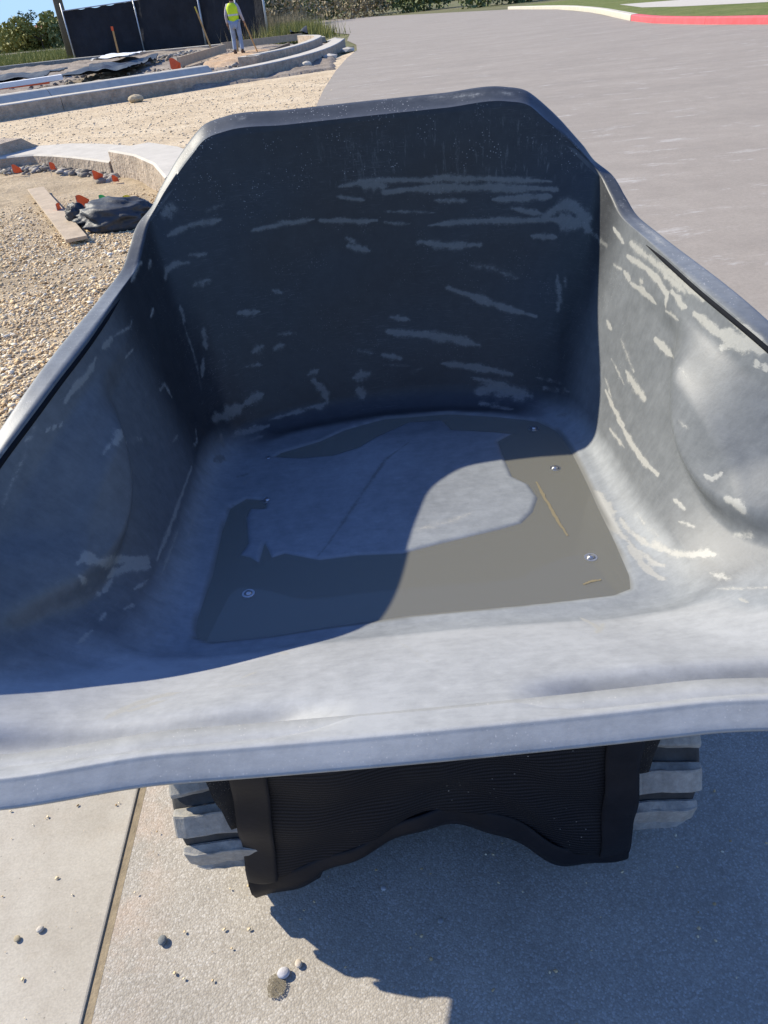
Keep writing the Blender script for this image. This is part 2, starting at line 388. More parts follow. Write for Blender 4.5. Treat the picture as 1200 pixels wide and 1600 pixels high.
def nz(x, y, s, seed=0.0): return noise.fractal(Vector((x * s, y * s, seed)), 1.0, 2.0, 4)
relief_sheet('gravel_bed', -9.0, -0.98, -0.5, 10.2, 120, 130,
             lambda x, y: 0.004 + 0.022 * nz(x, y, 1.6, 3) - (0.02 if x > -1.03 else 0) , GRAVEL_BED)
relief_sheet('site_dirt', -19.0, 0.6, 17.0, 49.0, 150, 200,
             lambda x, y: -0.14 + (0.02 if (y > 19.0 + 0.55 * (x + 4) * (1 if x > -4 else 0.5) and y < 48 - 0.35 * max(0, x + 9) and y < 35.5 + 2.4 * (abs(x) if x < 0 else -6)) else -0.12)
             + 0.10 * nz(x, y, 0.5, 1) + 0.05 * nz(x, y, 1.8, 2)
             + 0.16 * math.exp(-((x + 6.3) / 1.4) ** 2 - ((y - 37.5) / 3.0) ** 2)
             + 0.15, DIRT)

# near slab with tooled joint, left of the road surface
slab = empty('concrete_gutter', (0, 0, 0), 0); tag(slab, kind='structure')
def slabpiece(x0, x1, y0, y1):
    bm = bmesh.new(); box(bm, ((x0 + x1) / 2, (y0 + y1) / 2, -0.05), (x1 - x0, y1 - y0, 0.102), None, 0.0035)
    return bmobj('slab', bm, SLAB, slab, False)
for y0, y1 in ((-1.6, 0.2), (0.205, 3.4), (3.405, 6.2)): slabpiece(-0.985, -0.545, y0, y1)
bm = bmesh.new(); box(bm, (-0.5380, 2.3, -0.02), (0.016, 7.8, 0.0345)); bmobj('joint_filler', bm, JOINT, slab)
# ------------------------------------------------------------------ kerbs
def sweep_piece(prof, a, b, na, nb):
    """prof list of (offset, z); a,b points (x,y); na,nb unit normals to the left"""
    bm = bmesh.new(); A = []; B = []
    for o_, z in prof:
        A.append(bm.verts.new((a[0] + na[0] * o_, a[1] + na[1] * o_, z))); B.append(bm.verts.new((b[0] + nb[0] * o_, b[1] + nb[1] * o_, z)))
    n = len(prof)
    for i in range(n): bm.faces.new((A[i], A[(i + 1) % n], B[(i + 1) % n], B[i]))
    bm.faces.new(A); bm.faces.new(B[::-1])
    return bm

def kerb(name, label, pts, prof, mats, gap=0.012, per=1, cat='kerb', group=None):
    root = empty(name, (0, 0, 0), 0, label, cat, group)
    P = [Vector(p) for p in pts]; N = []
    for i in range(len(P)):
        t = (P[min(i + 1, len(P) - 1)] - P[max(i - 1, 0)]).normalized(); N.append(Vector((-t.y, t.x)))
    for i in range(len(P) - 1):
        t = (P[i + 1] - P[i]).normalized(); g = gap / 2 if (i % per == per - 1) else 0.0005
        g0 = gap / 2 if (i % per == 0) else 0.0005
        bm = sweep_piece(prof, P[i] + t * g0, P[i + 1] - t * g, N[i], N[i + 1])
        o = bmobj('kerb_section', bm, mats[0], root); 
        for m_ in mats[1:]: o.data.materials.append(m_)
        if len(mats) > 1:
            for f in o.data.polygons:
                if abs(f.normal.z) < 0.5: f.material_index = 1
    return root

def smooth_line(pts, n):
    pts = [Vector(p) for p in pts]; out = []
    Q = [pts[0] * 2 - pts[1]] + pts + [pts[-1] * 2 - pts[-2]]
    for i in range(1, len(Q) - 2):
        for k in range(n):
            t = k / n; p0, p1, p2, p3 = Q[i - 1], Q[i], Q[i + 1], Q[i + 2]
            out.append(0.5 * ((2 * p1) + (-p0 + p2) * t + (2 * p0 - 5 * p1 + 4 * p2 - p3) * t * t + (-p0 + 3 * p1 - 3 * p2 + p3) * t ** 3))
    out.append(pts[-1]); return out

# near kerb
near_line = smooth_line([(-4.05, 9.88), (-3.6, 9.84), (-3.0, 9.30), (-2.42, 8.62)], 2)
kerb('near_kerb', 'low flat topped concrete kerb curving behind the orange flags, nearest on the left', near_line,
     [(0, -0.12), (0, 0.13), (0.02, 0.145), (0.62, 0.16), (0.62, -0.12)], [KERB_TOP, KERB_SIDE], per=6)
kerb('taller_kerb', 'taller concrete kerb end meeting the flat kerb beside the tub rim', [(-2.40, 8.62), (-2.02, 8.08), (-1.7, 7.4), (-1.45, 6.6)],
     [(0, -0.12), (0, 0.235), (0.02, 0.25), (0.45, 0.25), (0.62, 0.16), (0.62, -0.12)], [KERB_TOP, KERB_SIDE], per=3)
kerb('kerb_end', 'rounded grey kerb block at the left edge before the tan gravel', smooth_line([(-5.4, 10.3), (-4.7, 10.25), (-4.12, 9.9)], 3),
     [(0, -0.12), (0, 0.19), (0.05, 0.26), (0.5, 0.28), (0.62, 0.2), (0.9, 0.08), (0.9, -0.12)], [KERB_SIDE], per=6)
# far kerb with gutter pan
far_line = smooth_line([(-8.6, 15.7), (-6.5, 16.9), (-5.58, 17.73), (-3.98, 18.9), (-1.87, 21.0), (-0.55, 24.6), (0.1, 28.5), (0.45, 32.8)], 3)
kerb('far_kerb', 'long formed concrete kerb base sweeping across behind the tan gravel strip', far_line,
     [(0, -0.2), (0, 0.235), (0.02, 0.25), (0.45, 0.25), (0.45, -0.2)], [KERB_TOP, KERB_SIDE], per=6)
def offset_line(L, d):
    out = []
    for i in range(len(L)):
        t = (L[min(i + 1, len(L) - 1)] - L[max(i - 1, 0)]).normalized(); out.append(L[i] + Vector((-t.y, t.x)) * d)
    return out
kerb('raised_kerb', 'raised pale kerb rib on the left half of the long concrete base', offset_line(far_line[0:12], 0.50),
     [(-0.045, 0.0), (-0.045, 0.252), (0.1, 0.37), (0.14, 0.385), (0.4, 0.385), (0.4, 0.0)], [KERB_TOP, KERB_SIDE], per=6)
kerb('curved_kerb', 'curved kerb wall with grey inner face beyond the worker on the right', offset_line(smooth_line([(-1.75, 22.4), (-1.0, 24.6), (-0.35, 28.5), (-0.15, 33.0), (-0.9, 36.0)], 4), 0.25),
     [(0.0, -0.1), (0.0, 0.40), (0.02, 0.42), (0.26, 0.42), (0.26, -0.1)], [KERB_TOP, KERB_SIDE], per=6)
kerb('kerb_return', 'short square kerb end piece closing the curved kerb', [(-2.45, 22.6), (-1.95, 22.35)],
     [(0.0, -0.1), (0.0, 0.40), (0.25, 0.41), (0.25, -0.1)], [KERB_TOP, KERB_SIDE])
kerb('back_kerb', 'thin white topped kerb line running below the black screened fence', smooth_line([(-22, 48.0), (-18.2, 48.8), (-14.3, 49.2), (-8.5, 47.2), (-3.6, 45.0), (-1.2, 42.6), (-0.6, 39.5)], 2),
     [(0, -0.2), (0, 0.16), (0.02, 0.18), (0.3, 0.18), (0.3, -0.2)], [KERB_TOP, KERB_SIDE], per=4)
kerb('low_kerb', 'short low white kerb strip lying in the grey dirt behind the raised kerb', smooth_line([(-7.6, 21.6), (-6.3, 23.2), (-4.6, 24.2)], 3),
     [(0, -0.2), (0, 0.14), (0.2, 0.15), (0.2, -0.2)], [KERB_TOP, KERB_SIDE], per=3)
# right-hand island with the red kerb
red_line = smooth_line([(13.4, 9.0), (11.6, 12.0), (10.15, 20.4), (9.65, 22.9), (9.45, 26.0), (9.75, 29)], 3)
kerb('red_kerb', 'red painted kerb along the grass island on the far right', red_line[::-1],
     [(0, -0.1), (0, 0.13), (0.03, 0.155), (0.22, 0.16), (0.22, -0.1)], [KERB_RED], per=3)
kerb('white_kerb', 'unpainted pale kerb rounding the tip of the grass island', smooth_line([(9.80, 29.2), (10.5, 33), (11.7, 40), (12.7, 50), (12.2, 62)], 3)[::-1],
     [(0, -0.1), (0, 0.13), (0.03, 0.155), (0.22, 0.16), (0.22, -0.1)], [KERB_TOP], per=3)
poly_sheet('lawn', [(13.6, 9.0), (11.8, 12.0), (10.35, 20.4), (9.85, 22.9), (9.65, 26.0), (9.95, 29), (10.7, 33), (11.9, 40), (12.9, 50), (12.4, 62), (60, 70), (60, 9)], 0.145, LAWN)
poly_sheet('pavement', [(15.2, 24.0), (13.2, 28.6), (12.3, 31.6), (12.0, 34.5), (13.2, 41), (14.9, 38.5), (60, 46), (60, 20)], 0.15, KERB_TOP)

# ------------------------------------------------------------------ tub
TX, TR = 0.02, math.radians(-1.0)
buggy = empty('tracked_concrete_buggy', (TX, 0, 0), TR, 'tracked concrete buggy with a scuffed grey plastic tub and black front apron', 'dumper')

PUD = [(-0.285,1.35),(-0.331,1.364),(-0.361,1.333),(-0.37,1.253),(-0.368,1.11),(-0.378,0.989),(-0.373,0.941),(-0.341,0.924),(-0.235,0.926),(-0.013,0.941),(0.157,0.943),(0.327,0.95),(0.358,0.962),(0.367,0.996),(0.374,1.106),(0.38,1.258),(0.379,1.442),(0.372,1.519),(0.333,1.581),(0.25,1.62),(0.133,1.665),(-0.024,1.671),(-0.12,1.633),(-0.18,1.588),(-0.269,1.551),(-0.283,1.535),(-0.223,1.517),(-0.148,1.515),(-0.09,1.539),(-0.044,1.584),(0.036,1.64),(0.114,1.633),(0.13,1.581),(0.223,1.55),(0.264,1.532),(0.227,1.503),(0.227,1.444),(0.231,1.348),(0.257,1.313),(0.266,1.26),(0.246,1.212),(0.217,1.178),(0.173,1.165),(0.098,1.148),(0.048,1.136),(-0.013,1.12),(-0.096,1.128),(-0.168,1.125),(-0.235,1.156),(-0.259,1.147),(-0.277,1.198),(-0.282,1.134),(-0.299,1.153),(-0.321,1.165),(-0.309,1.2),(-0.323,1.291),(-0.317,1.325),(-0.286,1.319)]

def sdf_poly(X, Y, poly):
    """signed distance, negative inside"""
    P = np.array(poly); d = np.full(X.shape, 1e9); ins = np.zeros(X.shape, bool)
    for i in range(len(P)):
        a = P[i]; b = P[(i + 1) % len(P)]; e = b - a; wx = X - a[0]; wy = Y - a[1]
        t = np.clip((wx * e[0] + wy * e[1]) / (e @ e), 0, 1)
        d = np.minimum(d, (wx - e[0] * t) ** 2 + (wy - e[1] * t) ** 2)
        c = ((a[1] > Y) != (b[1] > Y)) & (X < (b[0] - a[0]) * (Y - a[1]) / (b[1] - a[1] + 1e-12) + a[0])
        ins ^= c
    d = np.sqrt(d); return np.where(ins, -d, d)

# landmarks from the middle of the back round to the middle of the front lip, right half:
# floor edge (x,y), inner rim edge (x,y,z), fillet size
LM = [((0.00, 1.715), (0.000, 1.800, 1.052), .055),
      ((0.20, 1.690), (0.170, 1.797, 1.052), .055),
      ((0.315, 1.650), (0.300, 1.794, 1.052), .055),
      ((0.345, 1.630), (0.342, 1.790, 1.042), .055),
      ((0.368, 1.610), (0.376, 1.778, 1.014), .055),
      ((0.388, 1.585), (0.412, 1.760, 0.982), .06),
      ((0.404, 1.54), (0.448, 1.735, 0.945), .06),
      ((0.412, 1.49), (0.474, 1.705, 0.912), .06),
      ((0.417, 1.43), (0.486, 1.645, 0.876), .06),
      ((0.419, 1.37), (0.492, 1.570, 0.846), .06),
      ((0.419, 1.30), (0.508, 1.460, 0.829), .06),
      ((0.416, 1.22), (0.532, 1.300, 0.812), .06),
      ((0.414, 1.10), (0.565, 1.100, 0.780), .06),
      ((0.412, 1.00), (0.650, 0.985, 0.700), .06),
      ((0.400, 0.935), (0.705, 0.840, 0.620), .055),
      ((0.370, 0.918), (0.745, 0.675, 0.594), .05),
      ((0.300, 0.915), (0.620, 0.596, 0.562), .05),
      ((0.150, 0.925), (0.300, 0.589, 0.555), .05),
      ((0.000, 0.928), (0.000, 0.586, 0.554), .05)]
def closed_loop(vals, N):
    """vals: half list (K,d) ; x mirrored; uniform sampling through Catmull-Rom per landmark, N samples"""
    A = np.array(vals, float); B = A[1:-1][::-1].copy()
    B[:, 0] *= -1
    L = np.concatenate([A, B]); K = len(L)
    return L, K
rim = [list(r) for f, r, q in LM]; flo = [list(f) for f, r, q in LM]; fil = [[0.0, q] for f, r, q in LM]
R_, K_ = closed_loop(rim, 0); F_, _ = closed_loop(flo, 0); Q_, _ = closed_loop(fil, 0)
seg = np.linalg.norm(np.roll(R_, -1, 0) - R_, axis=1) + 0.5 * np.linalg.norm(np.roll(F_, -1, 0) - F_, axis=1)
NS = 900
cum = np.concatenate([[0], np.cumsum(seg)]); ss = np.linspace(0, cum[-1], NS, endpoint=False)
ki = np.clip(np.searchsorted(cum, ss, side='right') - 1, 0, K_ - 1); tt = (ss - cum[ki]) / seg[ki]
def cr(L):
    def g(o): return L[(ki + o) % K_]
    t = tt[:, None]; p0, p1, p2, p3 = g(-1), g(0), g(1), g(2)
    # centripetal-ish: scale tangents by neighbouring segment lengths
    s0 = seg[(ki - 1) % K_][:, None]; s1 = seg[ki][:, None]; s2 = seg[(ki + 1) % K_][:, None]
    m1 = ((p1 - p0) / s0 * s1 + (p2 - p1) / s1 * s0) / (s0 + s1) * s1
    m2 = ((p2 - p1) / s1 * s2 + (p3 - p2) / s2 * s1) / (s1 + s2) * s1
    h00 = 2 * t ** 3 - 3 * t ** 2 + 1; h10 = t ** 3 - 2 * t ** 2 + t; h01 = -2 * t ** 3 + 3 * t ** 2; h11 = t ** 3 - t ** 2
    return h00 * p1 + h10 * m1 + h01 * p2 + h11 * m2
RIM = cr(R_)
def csm(A, sg):
    k_ = np.arange(-3 * sg, 3 * sg + 1); w_ = np.exp(-(k_ / sg) ** 2 / 2); w_ /= w_.sum()
    return sum(w * np.roll(A, int(-q), 0) for q, w in zip(k_, w_))
_m = np.clip((1.60 - RIM[:, 1]) / 0.15, 0, 1) * np.clip((RIM[:, 1] - 0.62) / 0.1, 0, 1)
RIM = RIM * (1 - _m[:, None]) + csm(RIM, 16) * _m[:, None]
FLO = cr(F_); FIL = cr(Q_)[:, 1]
ZF = 0.4035          # water level; the dry floor stands a little above it
FLO3 = np.concatenate([FLO, np.full((NS, 1), ZF)], 1)
CEN = np.array([0.0, 1.27, ZF])
inw = CEN[None, :2] - FLO
# inward normal of the floor loop
tg = np.roll(FLO, -1, 0) - np.roll(FLO, 1, 0); tg /= np.linalg.norm(tg, axis=1)[:, None]
nrm = np.stack([tg[:, 1], -tg[:, 0]], 1); sgn = np.sign((nrm * inw).sum(1)); nrm *= sgn[:, None]
ar = np.linspace(0, 1, NS)
U = RIM - FLO3; UL = np.linalg.norm(U, axis=1)[:, None]; UD = U / UL
rad_ = CEN - FLO3; rad_ /= np.linalg.norm(rad_, axis=1)[:, None]
PA = FLO3 + rad_ * (FIL * 1.15)[:, None]      # fillet start
def csmooth(A, sg):
    k_ = np.arange(-3 * sg, 3 * sg + 1); w_ = np.exp(-(k_ / sg) ** 2 / 2); w_ /= w_.sum()
    return sum(w * np.roll(A, int(-q), 0) for q, w in zip(k_, w_))
PB = FLO3 + UD * FIL[:, None]                                               # fillet end
rings = []; rid = []
NFl, NFi, NW = 96, 14, 190
for k in range(NFl):                      # floor
    t = k / NFl; rings.append(CEN + (PA - CEN) * (0.001 + 0.999 * t)); rid.append(0)
for k in range(NFi):                      # fillet
    t = k / NFi; rings.append((1 - t) ** 2 * PA + 2 * t * (1 - t) * FLO3 + t * t * PB); rid.append(1)
for k in range(NW + 1):                   # wall
    t = 1 - (1 - k / NW) ** 1.25; rings.append(PB + (RIM - PB) * t); rid.append(2)
# outward direction at the rim (horizontal normal of rim loop)
tr_ = np.roll(RIM, -1, 0) - np.roll(RIM, 1, 0); tr_ /= np.linalg.norm(tr_, axis=1)[:, None]
# wall surface normal pointing outwards = component of "horizontal outward" perpendicular to the rim tangent
zup = np.array([0, 0, 1.0]);
outw = np.cross(tr_, UD); outw /= np.linalg.norm(outw, axis=1)[:, None]
cdir = RIM - np.array([0, 1.2, RIM[:, 2].mean()]); cdir[:, 2] = 0
outw *= np.sign((outw * cdir).sum(1))[:, None]
front = np.clip((0.66 - RIM[:, 1]) / 0.05, 0, 1)[:, None]    # along the pouring lip the wall itself is the top
sideish = np.clip((np.abs(RIM[:, 0]) - 0.36) / 0.05, 0, 1)[:, None] * (1 - front)
back = np.clip((RIM[:, 1] - 1.72) / 0.06, 0, 1)[:, None]
# flange frame: A = continuing wall direction, O = outward (down for lip)
hor = outw.copy(); hor[:, 2] = 0; hor /= np.linalg.norm(hor, axis=1)[:, None]
frt = np.tile(np.array([[0, -1.0, 0]]), (NS, 1))
hor = hor * (1 - front) + frt * front; hor /= np.linalg.norm(hor, axis=1)[:, None]
def fl(a, o_): return RIM + UD * a + hor * o_
prof_wall = [(0.000, 0.006), (0.006, 0.020), (0.016, 0.034), (0.024, 0.044), (0.028, 0.052), (0.026, 0.060), (0.016, 0.065), (-0.004, 0.067), (-0.030, 0.066), (-0.030, 0.058), (-0.006, 0.052), (0.004, 0.040), (-0.004, 0.014), (-0.03, 0.010)]
zz = np.zeros((NS, 3)); zz[:, 2] = 1
prof_lip = [(0.001, 0.0035), (0.0012, 0.006), (0.0004, 0.0078), (-0.0012, 0.009), (-0.0030, 0.0115), (-0.0080, 0.0180), (-0.0130, 0.0245), (-0.0175, 0.0300), (-0.0200, 0.0318), (-0.0230, 0.0312), (-0.024, 0.010), (-0.022, 0.0), (-0.018, -0.02), (-0.018, -0.045)]
fl_rings = []
for (a, o_), (za, zo) in zip(prof_wall, prof_lip):
    wA = RIM + UD * (a * (0.06 + 0.79 * back)) + hor * (o_ * (0.47 + 0.42 * back))
    wL = RIM + zz * za + frt * zo
    fl_rings.append(wA * (1 - front) + wL * front); rid.append(3)
rings += fl_rings
# outer skin running back down under the tub
OUTN = []
for k in range(1, 15):
    t = k / 14
    base = RIM + (FLO3 - RIM) * t
    drop = np.zeros((NS, 3)); drop[:, 2] = -0.040
    offs = hor * (0.026 * min(1, 1.6 * (1 - t) + 0.2))
    rings.append(base + drop + offs * (1 - front)); rid.append(4)
V = np.stack(rings, 0); NR = len(rings); rid = np.array(rid)
X = V[..., 0].copy(); Y = V[..., 1].copy(); Z = V[..., 2].copy()
ridm = np.repeat(rid[:, None], NS, 1)
inner = ridm <= 2
wallm = (ridm == 2) | (ridm == 1)
# -- floor relief: dry island proud of the water, puddle slightly lower
sd_ = sdf_poly(X, Y, PUD)
wob = np.array([noise.noise(Vector((x * 9, y * 9, 2.0))) for x, y in zip(X[:NFl + NFi:2].ravel(), Y[:NFl + NFi:2].ravel())]) if False else 0
term = np.clip((sd_) * 0.45, -0.0035, 0.0030)
fade = np.clip(1 - (Z - ZF) / 0.012, 0, 1)
Z = np.where(inner & (ridm <= 1), Z + term * fade, Z)
# -- side wall bosses (track clearance) left and right, pressed inwards
def smooth(e0, e1, x):
    t = np.clip((x - e0) / (e1 - e0), 0, 1); return t * t * (3 - 2 * t)
ya = Y - 1.06; za = Z - 0.665
c_, s_ = math.cos(math.radians(-28)), math.sin(math.radians(-28))
ua = ya * c_ - za * s_; va = ya * s_ + za * c_
rr = np.sqrt((ua / 0.235) ** 2 + (va / 0.125) ** 2)
ang_ = np.cos(np.arctan2(va, ua) - math.radians(215)) * 0.5 + 0.5
hb0 = smooth(0.045, 0.13, RIM[None, :, 2] - Z)
boss = hb0 * (1 - smooth(0, 1, (rr - 0.55 - 0.16 * ang_) / (0.56 - 0.20 * ang_)))
r2_ = np.sqrt(((Y - 0.905) / 0.10) ** 2 + ((Z - 0.585) / 0.060) ** 2)
boss2 = 1 - smooth(0.3, 1.1, r2_)
side_w = wallm * smooth(0.30, 0.40, np.abs(X)) * smooth(1.60, 1.45, Y)
X = X - np.sign(X) * (boss * 0.042 + boss2 * 0.018) * side_w
# shoulder standing proud under the rim; the gap above it is only a dark strip
hb = (RIM[None, :, 2] - Z)
yw = smooth(1.56, 1.20, Y) * smooth(0.72, 0.86, Y)
band = smooth(0.112, 0.060, hb) * yw * side_w
X = X - np.sign(X) * band * 0.015
# gentle vertical bow of the walls
tw = np.clip((Z - ZF) / 0.43, 0, 1)
X = X + np.sign(X) * 0.012 * np.sin(np.pi * tw) * side_w
bk = wallm * smooth(1.50, 1.62, Y)
Y = Y + bk * 0.018 * np.sin(np.pi * np.clip((Z - ZF) / 0.64, 0, 1)) 
# horizontal step pressed across the back wall near its top
stp = smooth(0.935, 0.915, Z) * smooth(0.29, 0.24, np.abs(X)) * 0.0
# -- lip: two long shallow pockets parallel to the edge
lipm = (wallm) * smooth(0.80, 0.70, Y)
py_ = 0.632
def pocket(x0, x1, soft=0.11):
    return smooth(x0 - soft, x0 + 0.01, X) * smooth(x1 + soft, x1 - 0.01, X)
pk = (pocket(-0.66, -0.20) + 1.25 * pocket(0.205, 0.66)) * np.exp(-np.abs((Y - 0.642) / 0.033) ** 2.6) * lipm
Z = Z - pk * 0.029
# centre pour spout: very slight swell between pockets
sw = smooth(0.30, 0.05, np.abs(X + 0.02)) * np.exp(-((Y - 0.80) / 0.11) ** 2) * wallm * smooth(0.93, 0.90, Y)
Z = Z + sw * 0.006
# low-frequency unevenness of moulded plastic
wv = (np.sin(X * 23 + Y * 11) * np.sin(Z * 19 + Y * 7 + 1.3) + 0.6 * np.sin(X * 9 - Z * 31 + 2)) * 0.0011 * (ridm == 2)
Y = Y + wv * smooth(1.5, 1.6, Y); X = X + wv * smooth(0.3, 0.4, np.abs(X)) * 1.2; Z = Z + wv * lipm * 0.8
